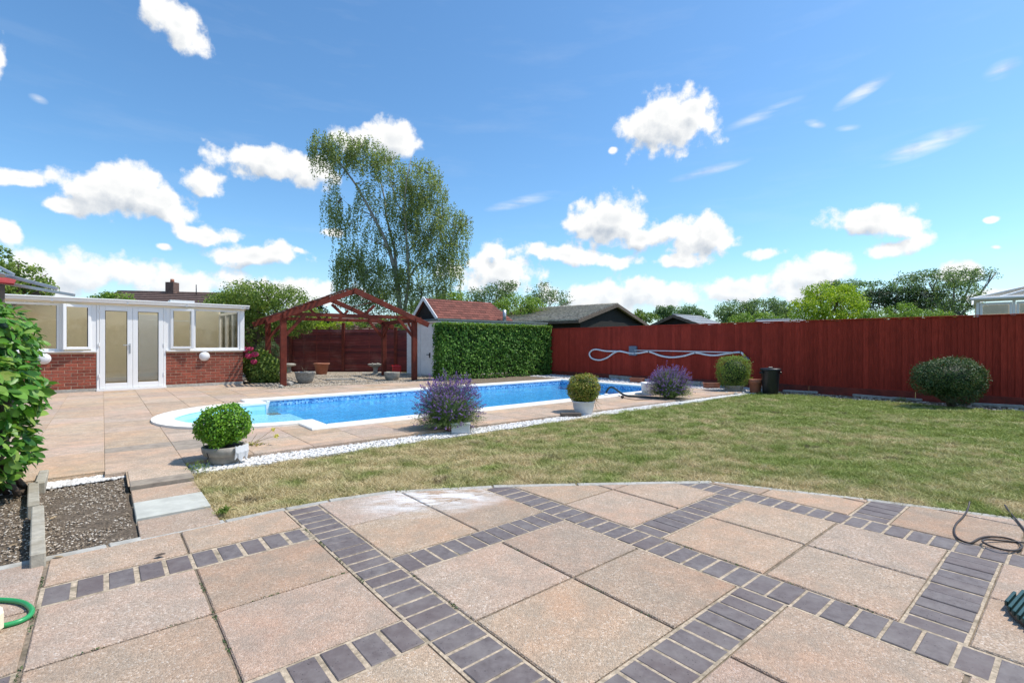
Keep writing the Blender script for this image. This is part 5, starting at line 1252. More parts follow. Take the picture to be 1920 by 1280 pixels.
for i in near:
    p, d = Vector(Pn_[i]), Vector(Dn_[i]); nrm = (d * .9 + Vector((0, -.15, .75)) + Vector(RNG.normal(0, .6, 3))).normalized()
    t = Vector((d.x, d.y, d.z * .3 - .35)) + Vector(RNG.normal(0, .55, 3)); t = (t - nrm * t.dot(nrm)).normalized(); b = t.cross(nrm)
    s = random.choice((.055, .075, .09, .10, .115)) * random.uniform(.9, 1.1); o = link('leaf', lm[random.randint(0, 3)], mat_ll, lau)
    o.matrix_basis = Matrix.Translation(p) @ Matrix((b, t, nrm)).transposed().to_4x4() @ Matrix.Scale(s, 4)
def bulk_leaves(name, P, D, size, mat, parent):
    n = len(P); V0 = np.array(LV); nrm = D * .8 + np.array([0, -.1, .7]) + RNG.normal(0, .5, (n, 3)); nrm /= np.linalg.norm(nrm, axis=1, keepdims=True)
    t = D * np.array([1, 1, .3]) + np.array([0, 0, -.35]) + RNG.normal(0, .6, (n, 3)); t -= nrm * (t * nrm).sum(1, keepdims=True); t /= np.linalg.norm(t, axis=1, keepdims=True); b = np.cross(t, nrm)
    s = RNG.uniform(size[0], size[1], (n, 1, 1))
    V = P[:, None, :] + s * (V0[None, :, 0:1] * b[:, None] + V0[None, :, 1:2] * t[:, None] + V0[None, :, 2:3] * nrm[:, None])
    Fc = (np.array(TRI)[None] + (np.arange(n) * len(V0))[:, None, None]).reshape(-1, 3)
    return np_mesh(name, V.reshape(-1, 3), Fc, mat, parent, np.repeat(RNG.uniform(0, 1, n), len(TRI)))
o = bulk_leaves('foliage', Pn_[rest], Dn_[rest], (.05, .10), LF['laurel'], lau); o['kind'] = 'stuff'
mb = MB()
for k in range(26):
    b = random.choice(LB); q = Vector((b[0] + random.uniform(-.6, .6) * b[3], b[1] + random.uniform(-.6, .6) * b[4], b[2] + random.uniform(-.2, .7) * b[5])); limb(mb, (-4.0 + random.uniform(-.2, .2), 3.75 + random.uniform(-.15, .15), 0), q, .022, .006)
mb.build('branches', M['bark'], lau)
for b in LB: core_blob('light_block_core', (b[0], b[1], b[2]), b[3] * .72, LF['dark'], lau, 1, .95, b[5] / b[3])  # added dark solids that stop light passing between the leaves

# --- clipped hedge in front of the shed
hd = wroot('clipped_hedge', W(13.3, 10.2, 0), 'long clipped box-shaped glossy hedge in front of the white shed', 'hedge')
HU0, HU1, HV0, HV1, HZ = 12.92, 13.45, 8.02, 12.74, 1.80
def hedge_pts():
    out = []; nr = []
    for face, n in (('f', 9500), ('t', 3500), ('l', 2000), ('r', 1600), ('b', 1600)):
        a = RNG.uniform(0, 1, n); b = RNG.uniform(0, 1, n); dpt = RNG.uniform(-.13, .03, n) + .035 * np.sin(a * 37 + b * 11) * np.sin(b * 17 + a * 9)
        if face == 'f': v = HV0 + a * (HV1 - HV0); u = HU0 - dpt; z = .02 + b ** .9 * (HZ - .02); N3 = W(-1, 0)
        if face == 'b': v = HV0 + a * (HV1 - HV0); u = HU1 + dpt; z = .02 + b * (HZ - .02); N3 = W(1, 0)
        if face == 't': v = HV0 + a * (HV1 - HV0); u = HU0 + b * (HU1 - HU0); z = HZ + dpt + 0 * a; N3 = (0, 0, 1)
        if face == 'l': u = HU0 + a * (HU1 - HU0); v = HV0 - dpt; z = .02 + b * (HZ - .02); N3 = W(0, -1)
        if face == 'r': u = HU0 + a * (HU1 - HU0); v = HV1 + dpt; z = .02 + b * (HZ - .02); N3 = W(0, 1)
        out.append(np.stack([v * C40 - u * S40, v * S40 + u * C40, z], 1)); nr.append(np.tile(np.array(N3), (n, 1)))
    return np.vstack(out), np.vstack(nr)
P_, D_ = hedge_pts(); o = leaves('foliage', P_, (.06, .105), LF['hedge'], hd, D_, spread=.8, aspect=.6, up=.45, droop=.5); o['kind'] = 'stuff'
k_ = RNG.uniform(0, 1, 5200); v_ = HV0 + RNG.uniform(0, 1, 5200) * (HV1 - HV0); u_ = np.where(k_ < .55, HU0 + RNG.uniform(-.06, .04, 5200), HU0 + RNG.uniform(0, 1, 5200) * (HU1 - HU0)); z_ = HZ + .04 - np.abs(RNG.normal(0, .11, 5200)); z_ = np.where(RNG.uniform(0, 1, 5200) < .45, z_, HZ - RNG.uniform(0, .03, 5200))
o = leaves('top_highlight_leaves', np.stack([v_ * C40 - u_ * S40, v_ * S40 + u_ * C40, z_], 1), (.045, .075), LF['bright'], hd, None, aspect=.55, up=.6); o['kind'] = 'stuff'  # brighter leaf colour paints the sunlit highlight along the hedge top
mb = MB(); mb.box(W((HU0 + HU1) / 2, (HV0 + HV1) / 2, HZ / 2 + .06), (HV1 - HV0 - .2, HU1 - HU0 - .2, HZ - .24), rz=R(40)); mb.build('light_block_core', LF['dark'], hd)  # dark box added within the hedge to block light
mb = MB()
for k in range(22): p = Vector(W(13.15, HV0 + .15 + k * .21, 0)); limb(mb, p, p + Vector((random.uniform(-.1, .1), -.1, .6)), .02, .01)
mb.build('stems', M['bark'], hd)

# --- pots along the white chippings
def pot(name, prof, mat, parent, c=(0, 0, 0), n=28, jag=None): mb = MB(); mb.lathe(prof, c, n, True, jag=jag); return mb.build(name, M[mat], parent)
def soil_disc(parent, r, z): mb = MB(); mb.lathe([(r, z - .01), (r * .97, z), (.02, z + .008)], n=20); mb.build('soil', M['potsoil'], parent)
random.seed(11)
p = G(421, 866); t = empty('box_ball', (p.x, p.y, 0), .3, 'bright green box ball in a cracked low pot at the near end of the pool', 'potted plant', 'clipped box balls in pots')
o = pot('pot', [(.125, 0), (.138, .02), (.148, .075), (.178, .085), (.192, .12), (.198, .165), (.185, .17), (.17, .162), (.16, .13)], 'oldpot', t)
mb = MB(); mb.tube([(-.10, -.203, .14), (-.085, -.208, .10), (-.1, -.2, .07)], .004, 5); mb.build('crack', M['black'], o)
mb = MB(); m_ = 7; vs = []
for i in range(m_ + 1):
    a = R(-52) + R(46) * i / m_; rr = .206
    for z_, k in ((.182, 1), (.12, 1.02), (.05 + .03 * math.sin(i * 1.7), .94)):
        vs.append((math.cos(a) * rr * k, math.sin(a) * rr * k, z_ * (1 - .06 * (i % 2))))
fs = []
for i in range(m_):
    for j in range(2): fs.append((i * 3 + j, i * 3 + 3 + j, i * 3 + 4 + j, i * 3 + 1 + j))
mb.add(vs, fs); o2 = mb.build('broken_shell', M['whitepot'], t); sm_ = o2.modifiers.new('thickness', 'SOLIDIFY'); sm_.thickness = .012
soil_disc(t, .17, .155)
ball_leaves(t, (-.01, 0, .365), .225, .222, .19, 8000, (.018, .034), 'box', .24, sprig=.16, squash=2.9)
core_blob('light_block_core', (-.01, 0, .35), .17, LF['dark'], t, 1, 1, .85)
mb = MB(); [limb(mb, (random.uniform(-.03, .03), random.uniform(-.03, .03), .14), (random.uniform(-.12, .12), random.uniform(-.1, .1), .33), .01, .005) for _ in range(6)]; mb.build('stems', M['bark'], t)

p = G(1094, 775); t = empty('box_ball', (p.x, p.y, 0), 0, 'yellowish bronzed box ball in a white tapered pot by the pool edge', 'potted plant', 'clipped box balls in pots')
pot('pot', [(.13, 0), (.14, .01), (.168, .10), (.172, .105), (.18, .19), (.192, .195), (.192, .215), (.175, .215), (.165, .17)], 'whitepot', t); soil_disc(t, .165, .19)
ball_leaves(t, (0, 0, .425), .272, .27, .245, 6500, (.020, .036), 'boxyellow', .24, sprig=.22, squash=2.3); core_blob('light_block_core', (0, 0, .41), .21, LF['dark'], t, 1, 1, .92)
mb = MB(); [limb(mb, (.0, 0, .16), (random.uniform(-.12, .12), random.uniform(-.1, .1), .33), .01, .005) for _ in range(6)]; mb.build('stems', M['bark'], t)
mb = MB(); ch = Vector((.17, -.05, .2))
for k in range(9): a = Vector((.16, -.06, .24)); b = Vector((.20 + random.uniform(0, .1), -.10 + random.uniform(-.08, .08), .02 + random.uniform(0, .25))); limb(mb, a, b, .003, .002)
mb.build('dry_stalks', M['dry'], t)
p = G(1070, 780); mb = MB(); mb.box((0, 0, .028), (.33, .11, .055), ch=.006); tag(mb.build('timber_offcut', M['oldwood'], None, (p.x, p.y, 0), (0, 0, R(6))), 'short dark timber offcut lying by the white pot', 'timber')

p = G(1376, 734); t = empty('box_ball', (p.x, p.y, 0), 0, 'squarish leafy green box ball in front of the red fence left of the bin', 'potted plant', 'clipped box balls in pots')
pot('pot', [(.19, 0), (.20, .01), (.215, .13), (.23, .135), (.23, .16), (.20, .16), (.2, .12)], 'stone', t); soil_disc(t, .2, .14)
ball_leaves(t, (0, 0, .49), .365, .34, .375, 7500, (.024, .042), 'mid', .10, aspect=.42, sprig=.22, squash=3.4); core_blob('light_block_core', (0, 0, .48), .29, LF['dark'], t)
for k, (px, py, r) in enumerate(((1362, 738, .05), (1380, 740, .06), (1394, 735, .07), (1398, 731, .05), (1348, 736, .045))):
    q = G(px, py); V_, F_ = ico(); me = bpy.data.meshes.new('cobble'); me.from_pydata([(v[0] * r * random.uniform(.9, 1.2), v[1] * r * random.uniform(.7, 1.1), v[2] * r * .65 + r * .4) for v in V_], [], [list(map(int, f)) for f in F_])
    tag(link('cobble', me, M['stone' if k % 2 else 'concrete'], None, (q.x, q.y, 0), (0, 0, k)), ['leftmost-but-one loose cobble under the squarish box ball', 'middle dark cobble under the squarish box ball', 'largest pale cobble right under the squarish box ball', 'rearmost dark cobble right of the squarish box ball', 'leftmost cobble under the squarish box ball'][k], 'stone', 'loose cobbles under the box ball')

def lavender(px, py, rx, h, label, nst, seed):
    rs = np.random.default_rng(seed); p = G(px, py); t = empty('lavender', (p.x, p.y, 0), 0, label, 'lavender', 'lavender bushes beside the pool')
    # foliage: narrow leaves round arching stems
    n = nst; az_ = rs.uniform(0, 6.28, n); tl = np.arccos(1 - rs.uniform(0, 1, n) * .93) ; L_ = rs.uniform(.66, 1.04, n) * (1 + .09 * np.sin(az_ * 2 + seed) + .06 * np.sin(az_ * 5 + tl * 4))
    D = np.stack([np.sin(tl) * np.cos(az_), np.sin(tl) * np.sin(az_), np.cos(tl) * 1.0], 1); SC = np.array([rx, rx * .95, h * .88])
    tip = D * SC * L_[:, None]; tip[:, 2] = np.maximum(tip[:, 2], -.0) + .04; base = D * SC * .12 * np.array([1, 1, 0]) + np.array([0, 0, .06]); midp = (base + tip) / 2 + np.array([0, 0, .07])
    # stems as thin three-point ribbons
    side = np.cross(D, np.array([0, 0, 1.0])); side /= np.linalg.norm(side, axis=1, keepdims=True) + 1e-6; w = .0022
    V = np.stack([base - side * w, base + side * w, midp - side * w, midp + side * w, tip - side * w * .7, tip + side * w * .7], 1).reshape(-1, 3); k = np.arange(n)[:, None] * 6
    Fc = np.concatenate([k + np.array([0, 1, 3]), k + np.array([0, 3, 2]), k + np.array([2, 3, 5]), k + np.array([2, 5, 4])], 0)
    np_mesh('stalks', V, Fc, LF['lavleaf'], t, rs.uniform(0, 1, len(Fc)))
    m_ = 15000; i = rs.integers(0, n, m_); f = rs.uniform(.32, .97, m_)[:, None]; P = base[i] * (1 - f) ** 2 + 2 * f * (1 - f) * midp[i] + f ** 2 * tip[i]; P += rs.normal(0, .018, P.shape); P[:, 2] = np.maximum(P[:, 2], .02)
    leaves('foliage', P, (.022, .045), LF['lavleaf'], t, D[i] * .2, spread=1, aspect=.16, up=.1)
    # flower heads: whorls along the last centimetres
    fl = np.where(rs.uniform(0, 1, n) < np.clip(-.22 + D[:, 2] * 1.5, 0.05, 1))[0]; per = 13
    i = np.repeat(fl, per); off = rs.uniform(-.048, .022, len(i))[:, None]; dr = tip[i] - midp[i]; dr /= np.linalg.norm(dr, axis=1, keepdims=True)
    P = tip[i] + dr * off + rs.normal(0, .005, (len(i), 3)); leaves('flower_heads', P, (.012, .022), LF['lavflower'], t, None, spread=1, aspect=.6, up=.2)
    core_blob('light_block_core', (0, 0, h * .36), rx * .52, LF['lavleaf'], t, 1, 1, h * .62 / rx)
    return t, p
t, p = lavender(842, 806, .50, .78, 'larger nearer lavender bush in purple flower, white trough at its foot', 1900, 1)
q = G(860, 812); mb = MB(); mb.box((0, 0, .06), (.24, .17, .125), ch=.012); mb.box((0, 0, .125), (.255, .185, .018), ch=.004); tr = mb.build('trough', M['whitepot'], None, (q.x + .02, q.y + .06, 0), (0, 0, .08)); tag(tr, 'small white rectangular trough showing under the nearer lavender', 'planter')
q = G(840, 808); mb = MB(); mb.lathe([(.06, 0), (.085, .03), (.10, .09), (.09, .12), (.07, .11)], n=14, jag=lambda a, i: .02 * math.sin(3 * a) if i > 2 else 0); tag(mb.build('broken_pot', M['terracotta'], None, (q.x, q.y + .03, 0), (0, .5, 0)), 'broken brown clay pot leaning against the white trough', 'pot')
t, p = lavender(1256, 749, .47, .75, 'farther rounder lavender bush by the far end of the pool', 1900, 2)
q = G(1222, 743); tb = empty('planter', (q.x, q.y + .12, 0), 0, 'round white tub half hidden on the left of the farther lavender', 'planter'); pot('tub', [(.17, 0), (.18, .02), (.2, .26), (.21, .27), (.21, .30), (.19, .30), (.18, .2)], 'whitepot', tb); soil_disc(tb, .18, .27)

# round evergreen on the right against the fence
p = G(1806, 766); t = empty('round_shrub', (p.x - .02, p.y + .28, 0), 0, 'wide dome-shaped dark green shrub against the right red fence', 'shrub')
for cx_, cz_, rx_, rz_, n_ in ((.02, .56, .58, .36, 12000), (-.28, .50, .36, .30, 3500), (.34, .50, .36, .31, 3500), (.16, .28, .40, .24, 3500)):
    ball_leaves(t, (cx_, 0, cz_), rx_, rx_ * .68, rz_, n_, (.022, .040), 'shrub', .22, aspect=.5, sprig=.1, squash=2.2)
core_blob('light_block_core', (0, 0, .5), .5, LF['dark'], t, 1, .6, .55)
mb = MB(); [limb(mb, (.1 + random.uniform(-.06, .06), random.uniform(-.05, .05), 0), (random.uniform(-.4, .4), random.uniform(-.2, .2), .5), .022, .01) for _ in range(9)]; mb.build('stems', M['bark'], t)
# hydrangea and the shrub behind it
p = G(482, 718, TZ); t = empty('hydrangea', (p.x, p.y + .35, TZ), 0, 'hydrangea bush with deep pink flower heads beside the garden room', 'hydrangea')
for cx_, cz_, rx_, rz_, n_ in ((-.08, .42, .50, .48, 4200), (.30, .34, .36, .36, 1800), (-.22, .68, .30, .28, 900)): ball_leaves(t, (cx_, 0, cz_), rx_, rx_ * .8, rz_, n_, (.055, .10), 'mid', .2, aspect=.62, sprig=.1)
core_blob('light_block_core', (0, 0, .4), .36, LF['dark'], t, 1.1, .8, .9)
for k, (fx, fy, r_) in enumerate(((460, 655, .085), (470, 654, .07), (466, 667, .095), (478, 664, .095), (476, 678, .085))):
    q = PD(fx, fy, p.y - .12); ob = ball_leaves(t, (q.x - t.location.x, q.y - t.location.y, q.z - TZ), r_, r_, r_ * .8, 260, (.03, .042), 'pink', .05, aspect=.8); ob.name = 'flower_head'
p = G(476, 712, TZ); t = empty('leafy_shrub', (p.x, p.y + .9, TZ), 0, 'grey-green small-leaved shrub growing behind the hydrangea', 'shrub')
ball_leaves(t, (.0, 0, .95), .36, .34, .30, 3200, (.03, .05), 'shrub', .3, aspect=.4, sprig=.3); ball_leaves(t, (.1, 0, .6), .3, .3, .4, 1500, (.03, .05), 'shrub', .3, aspect=.4)
mb = MB(); [limb(mb, (0, 0, 0), (random.uniform(-.2, .2), random.uniform(-.15, .15), .9), .015, .006) for _ in range(7)]; mb.build('stems', M['bark'], t)
# dandelion-like weed by the first pot
p = G(468, 835, TZ); t = empty('weed', (p.x, p.y, TZ), 0, 'straggly weed with small yellow flowers beside the cracked pot', 'weed')
mb = MB(); tips = []
for (dx, dy, dz) in ((.28, .04, .10), (.20, .12, .16), (.12, -.02, .05), (.05, .06, .12), (.16, .02, .07)):
    limb(mb, (0, 0, 0), (dx, dy, dz), .003, .002); tips.append((dx, dy, dz))
mb.build('stems', M['dry'], t)
leaves('leaves', np.array([[RNG.normal(.05, .06), RNG.normal(0, .04), RNG.uniform(0, .04)] for _ in range(60)]), (.02, .045), LF['boxyellow'], t, aspect=.3)
for q in tips[:2]: o = leaves('flower', np.array(q) + RNG.normal(0, .012, (26, 3)), (.02, .032), LF['yflower'], t, aspect=.5)
# tufts along edges
TUFT = (110, 140, 160, 110)
for k, (px, py, nm) in enumerate(((372, 884, 'small green grass tuft beside the path next to the cracked pot'), (1002, 704, 'green weed tuft at the foot of the hedge'), (1692, 752, 'spiky grass tuft on the soil under the red fence'), (420, 962, 'green grass tuft where the path meets the patio'))):
    p = G(px, py); n = TUFT[k]; P = RNG.normal(0, (.05, .07, .05, .022)[k], (n, 3)); P[:, 2] = np.abs(P[:, 2]) * .7 + .01; o = leaves('grass_tuft', P, (.03, .06), LF['mid'], None, aspect=.12, up=.0); o.location = (p.x, p.y, 0); tag(o, nm, 'grass tuft', kind='stuff')

# ================================================================== TREES
random.seed(31)
def birch():
    Z = 24.0; k = Z / F; b = PD(753, CY, Z); t = wroot('silver_birch', (b.x, b.y, 0), 'tall feathery silver birch leaning left with weeping twigs', 'birch tree')
    def P(x, y, dz=0): q = PD(x, y, Z); return Vector((q.x, q.y + dz, q.z))
    mb = MB()
    mains = [([(752, 650), (752, 590), (746, 540), (740, 505), (730, 470), (718, 440), (700, 405), (684, 375), (666, 345), (648, 320), (632, 300), (615, 285)], .24, .03, 0),
             ([(748, 560), (742, 500), (736, 460), (727, 430), (718, 400), (713, 365), (706, 335), (694, 312), (685, 285)], .15, .025, .7),
             ([(756, 600), (764, 555), (770, 520), (767, 470), (766, 430), (763, 395), (770, 350), (780, 310)], .17, .02, -.6),
             ([(768, 520), (780, 500), (800, 492), (825, 478), (845, 455), (862, 430)], .09, .015, -.3), ([(767, 470), (785, 450), (810, 430), (830, 410)], .07, .012, .4),
             ([(748, 545), (725, 535), (700, 530), (680, 515), (660, 495)], .07, .012, .5), ([(735, 470), (710, 455), (690, 445), (668, 430), (655, 425)], .06, .012, .3), ([(765, 420), (745, 380), (735, 340), (728, 300)], .06, .012, -.5),
             ([(700, 405), (680, 395), (655, 385), (640, 372)], .05, .01, .2), ([(768, 500), (750, 520), (790, 540), (820, 545)], .05, .01, .6)]
    for pts, r0, r1, dz in mains:
        n_ = len(pts); pp = [P(x, y, dz * i / n_ * 2 + (0 if i == 0 else random.uniform(-.1, .1))) for i, (x, y) in enumerate(pts)]; mb.tube(pp, [.62 * (r0 + (r1 - r0) * (i / (n_ - 1)) ** .8) for i in range(n_)], 7)
    mb.tube([P(752, 700), P(752, 645)], [.3, .25], 8)
    # crown masses in the photograph's outline: x, y, rx, ry, weight, length of the hanging twigs
    BL = [(602, 268, 26, 26, 1.0, 1.9), (640, 272, 36, 26, 1.4, 1.5), (688, 282, 40, 28, 1.6, 1.1), (728, 312, 36, 30, 1.2, .9), (630, 320, 20, 20, .4, 2.0), (622, 375, 22, 26, .8, 2.2), (655, 405, 24, 26, .8, 1.8),
          (790, 335, 42, 40, 1.5, .9), (815, 355, 28, 30, .9, .9), (760, 380, 45, 42, 1.7, .9), (795, 400, 45, 42, 1.4, .8), (838, 410, 38, 34, 1.1, .9), (865, 420, 25, 30, .8, 1.0), (770, 445, 42, 36, 1.5, .8),
          (820, 460, 45, 34, 1.3, .9), (850, 470, 30, 36, 1.0, 1.1), (655, 475, 34, 28, 1.1, 1.6), (690, 490, 38, 30, 1.0, 1.3), (640, 505, 22, 26, .7, 1.8), (720, 520, 50, 34, 1.5, .9), (790, 510, 55, 34, 1.4, .9), (840, 515, 34, 28, .8, 1.0),
          (652, 535, 30, 26, .9, 1.0), (672, 568, 30, 20, .8, .7), (740, 560, 60, 28, 1.6, .6), (800, 555, 45, 26, 1.2, .6), (690, 550, 36, 24, .9, .8), (705, 430, 30, 30, .6, 1.6), (690, 360, 30, 30, .55, 1.6)]
    S_, Nn = [], []
    tw = MB(); allP = []
    for (x, y, rx, ry, w, hang) in BL:
        ns = int(w * rx * ry / 6.6); c = P(x, y)
        d = RNG.normal(0, 1, (ns, 3)); d /= np.linalg.norm(d, axis=1, keepdims=True); r = RNG.uniform(.25, 1, (ns, 1)) ** .45
        st = d * r * np.array([rx * k, rx * k * .9, ry * k]) + np.array(c)
        L_ = hang * RNG.uniform(.35, 1.0, ns) * .8
        for s_, l_ in zip(st, L_):
            m_ = max(3, int(l_ / .045)); f = np.linspace(0, 1, m_)[:, None]; sw = RNG.normal(0, .22, 3) * np.array([1, 1, .2]) + np.array([-.08, 0, 0])
            line = s_ + np.array([0, 0, -1.0]) * l_ * f + sw * f * (1.2 - f) * l_ + RNG.normal(0, .035, (m_, 3)); allP.append(line)
        for _ in range(int(3 + w * 3)):
            e_ = st[RNG.integers(0, ns)]; near_ = min((P(px_, py_) for pts, *_r in mains for px_, py_ in pts[2:]), key=lambda q: (q - Vector(e_)).length); limb(tw, near_, e_, .025, .006, .1, 4)
    A_ = np.vstack(allP); A_ = A_[A_[:, 2] > 1.2]
    leaves('crown', A_, (.06, .105), LF['birch'], t, spread=1, aspect=.75, up=.15, droop=.8)
    mb.build('trunk', M['birchbark'], t); tag(tw.build('twigs', M['bark'], t), kind='stuff')
birch()
tree('bushy_tree', 17.5, [(450, 578, 62, 38), (520, 572, 58, 36), (425, 592, 40, 30), (565, 592, 32, 24), (485, 556, 62, 24), (470, 618, 42, 30), (540, 612, 40, 18)], 480, 'broad rounded green tree between garden room and pergola', 'tree', 'mid', 22000, (.06, .10), .28, .16, shell=.7)
tree('garden_tree', 12.5, [(15, 520, 50, 34), (62, 532, 26, 16), (-40, 505, 60, 60), (25, 545, 60, 22), (95, 545, 10, 6, .4)], -30, 'loose-leaved tree behind the awning at the far left', 'tree', 'mid', 7000, (.06, .10), .16, .14, shell=.3, per=25)
tree('garden_tree', 19, [(218, 565, 36, 15), (195, 570, 18, 10)], 218, 'small fresh green treetop just showing over the garden room roof', 'tree', 'bright', 1800, (.07, .11), .2, .08)
tree('conifer', 24, [(600, 590, 15, 20), (582, 600, 18, 14), (614, 604, 14, 12)], 600, 'small dark conifer seen through the left of the pergola', 'tree', 'dark', 3500, (.06, .10), .2, .1)
tree('golden_shrub', 21.0, [(545, 606, 26, 10), (598, 603, 30, 10), (640, 607, 20, 7), (513, 600, 15, 10), (570, 612, 60, 8)], 575, 'yellow-green climber spilling over the rear lap fence', 'shrub', 'lime', 5000, (.06, .10), .14, .05)
tree('back_hedge', 22.5, [(700, 606, 45, 11), (750, 604, 40, 12), (665, 612, 30, 8), (790, 610, 30, 12)], 720, 'dense dark green hedge behind the rear fence right of the post', 'hedge', 'mid', 5000, (.06, .10), .16, .06)
tree('garden_tree', 27, [(830, 582, 48, 28), (790, 588, 35, 26), (872, 584, 22, 20), (850, 560, 30, 14)], 830, 'olive green tree low behind the foot of the birch', 'tree', 'bright', 7000, (.09, .14), .35, .14)
tree('garden_tree', 33, [(892, 562, 16, 20), (932, 552, 32, 24, .7), (950, 540, 20, 14, .5)], 925, 'thin grey-green tree left of the flue pipe behind the red roof', 'tree', 'grey', 3600, (.10, .15), .4, .14, per=22)
tree('garden_tree', 30, [(975, 572, 40, 20), (950, 578, 25, 16), (1003, 570, 20, 18)], 975, 'light green rounded tree right behind the flue pipe', 'tree', 'bright', 4200, (.09, .14), .35, .12)
tree('garden_tree', 38, [(1015, 552, 26, 20, .55), (1042, 560, 30, 16, .45), (1000, 565, 22, 14, .8), (1068, 566, 16, 8, .3)], 1015, 'sparse wispy tree rising above the left part of the barn roof', 'tree', 'grey', 2400, (.11, .16), .45, .12, per=18)
tree('garden_tree', 40, [(1212, 594, 20, 10), (1196, 590, 12, 8)], 1210, 'small green tree just right of the barn roof peak', 'tree', 'mid', 1500, (.12, .18), .3, .12)
tree('distant_tree', 62, [(1251, 584, 20, 12), (1240, 590, 14, 8)], 1250, 'left of the two pale rounded far trees above the fence', 'tree', 'farg', 2600, (.16, .26), .6, .2)
tree('distant_tree', 58, [(1296, 586, 26, 14), (1278, 590, 16, 8), (1318, 592, 12, 8)], 1296, 'right of the two pale rounded far trees above the fence', 'tree', 'farg', 3200, (.16, .26), .6, .2)
tree('garden_tree', 48, [(1385, 585, 36, 22), (1435, 578, 42, 20), (1480, 584, 24, 16), (1360, 594, 18, 10)], 1420, 'dark green broad tree left of the lime-yellow one', 'tree', 'grey', 9000, (.14, .22), .6, .2)
tree('garden_bush', 34, [(1410, 596, 40, 9), (1382, 600, 22, 6), (1450, 600, 20, 6), (1475, 596, 20, 9)], 1415, 'low fresh green bush under the dark broad tree above the fence', 'bush', 'bright', 3600, (.08, .13), .25, .08)
tree('lime_tree', 27, [(1555, 575, 56, 34), (1517, 582, 30, 26), (1592, 574, 32, 26), (1545, 548, 28, 20), (1575, 552, 26, 18)], 1555, 'bright lime-yellow rounded tree above the red fence', 'tree', 'lime', 13000, (.08, .13), .34, .14)
tree('garden_tree', 46, [(1600, 548, 45, 24), (1640, 545, 42, 20), (1570, 545, 30, 18), (1560, 535, 20, 10)], 1610, 'pale feathery tree behind the lime-yellow tree', 'tree', 'farg', 6500, (.13, .2), .5, .2)
tree('yew', 37, [(1650, 566, 40, 24), (1700, 562, 45, 24), (1738, 568, 24, 22), (1675, 556, 40, 18)], 1690, 'dark flat-topped evergreen between pale tree and wispy tall tree', 'tree', 'dark', 9000, (.10, .16), .4, .2)
tree('tall_tree', 35, [(1706, 532, 32, 22, .9), (1750, 528, 42, 24), (1800, 520, 36, 22), (1842, 512, 28, 15, .8), (1866, 512, 12, 6, .5), (1780, 558, 46, 30), (1745, 572, 50, 24), (1822, 548, 22, 22, .7), (1800, 580, 30, 18)], 1790, 'tall windswept grey-green tree beside the conservatory', 'tree', 'grey', 13000, (.09, .15), .38, .2, per=26, bark='birchbark')
tree('garden_bush', 25, [(1650, 592, 32, 12), (1684, 586, 26, 18), (1728, 592, 44, 11), (1762, 594, 18, 8), (1630, 596, 20, 10)], 1690, 'mixed green bushes along the fence top below the dark evergreen', 'bush', 'bright', 6500, (.06, .11), .22, .08)
# a far line of trees closes the horizon beyond the gardens, all round
def far_wood():
    P = []
    for i in range(150):
        a = 2 * math.pi * i / 150 + random.uniform(-.02, .02); Rr = random.uniform(105, 150); h = random.uniform(2.2, 3.6)
        n = 420; d = RNG.normal(0, 1, (n, 3)); d /= np.linalg.norm(d, axis=1, keepdims=True); P.append(d * np.array([5.5, 5.5, h]) * RNG.uniform(.7, 1, (n, 1)) + np.array([Rr * math.sin(a), Rr * math.cos(a), h * .9]))
    o = leaves('far_wood', np.vstack(P), (.6, 1.1), LF['farg'], None, aspect=.8); tag(o, 'distant line of trees along the horizon', 'trees', kind='stuff')
far_wood()

# ================================================================== THINGS
random.seed(41)
# yard under the pergola
def at_yard(px, py): q = G(px, py, TZ); return (q.x, q.y, TZ - .012)
t = empty('planter', at_yard(572, 717), 0, 'wide grey stone bowl with dry stalks by the left pergola post', 'planter', 'grey stone bowls'); pot('bowl', [(.15, 0), (.19, .02), (.25, .15), (.275, .29), (.285, .30), (.285, .33), (.255, .33), (.25, .26)], 'stone', t); soil_disc(t, .25, .29)
mb = MB(); [limb(mb, (random.uniform(-.1, .1), 0, .28), (random.uniform(-.15, .15), random.uniform(-.1, .1), random.uniform(.4, .5)), .004, .002) for _ in range(7)]; mb.build('dry_stalks', M['dry'], t)
t = empty('planter', at_yard(735, 711), 0, 'low oval grey stone bowl near the right pergola post', 'planter', 'grey stone bowls'); pot('bowl', [(.17, 0), (.2, .02), (.235, .12), (.25, .22), (.255, .24), (.225, .24), (.22, .18)], 'stone', t); soil_disc(t, .22, .2)
t = empty('plant_pot', at_yard(603, 701), 0, 'large empty terracotta pot under the pergola before the lap fence', 'plant pot'); pot('pot', [(.17, 0), (.19, .02), (.25, .36), (.285, .37), (.29, .42), (.26, .42), (.25, .38), (.18, .10)], 'terracotta', t)
t = empty('birdbath', at_yard(704, 702), 0, 'grey stone birdbath on a pedestal before the right lap panels', 'birdbath', 'stone birdbaths'); pot('pedestal', [(.16, 0), (.16, .05), (.09, .08), (.07, .2), (.10, .28)], 'stone', t); pot('basin', [(.10, .28), (.2, .33), (.27, .37), (.28, .41), (.25, .41), (.2, .38), (.02, .37)], 'stone', t)
mb = MB(); [mb.lathe([(.02, 0), (.03, .02), (.02, .05), (.004, .06)], (random.uniform(-.15, .15), random.uniform(-.1, .1), .39), 7) for _ in range(4)]; mb.build('ornaments', M['stone'], t)
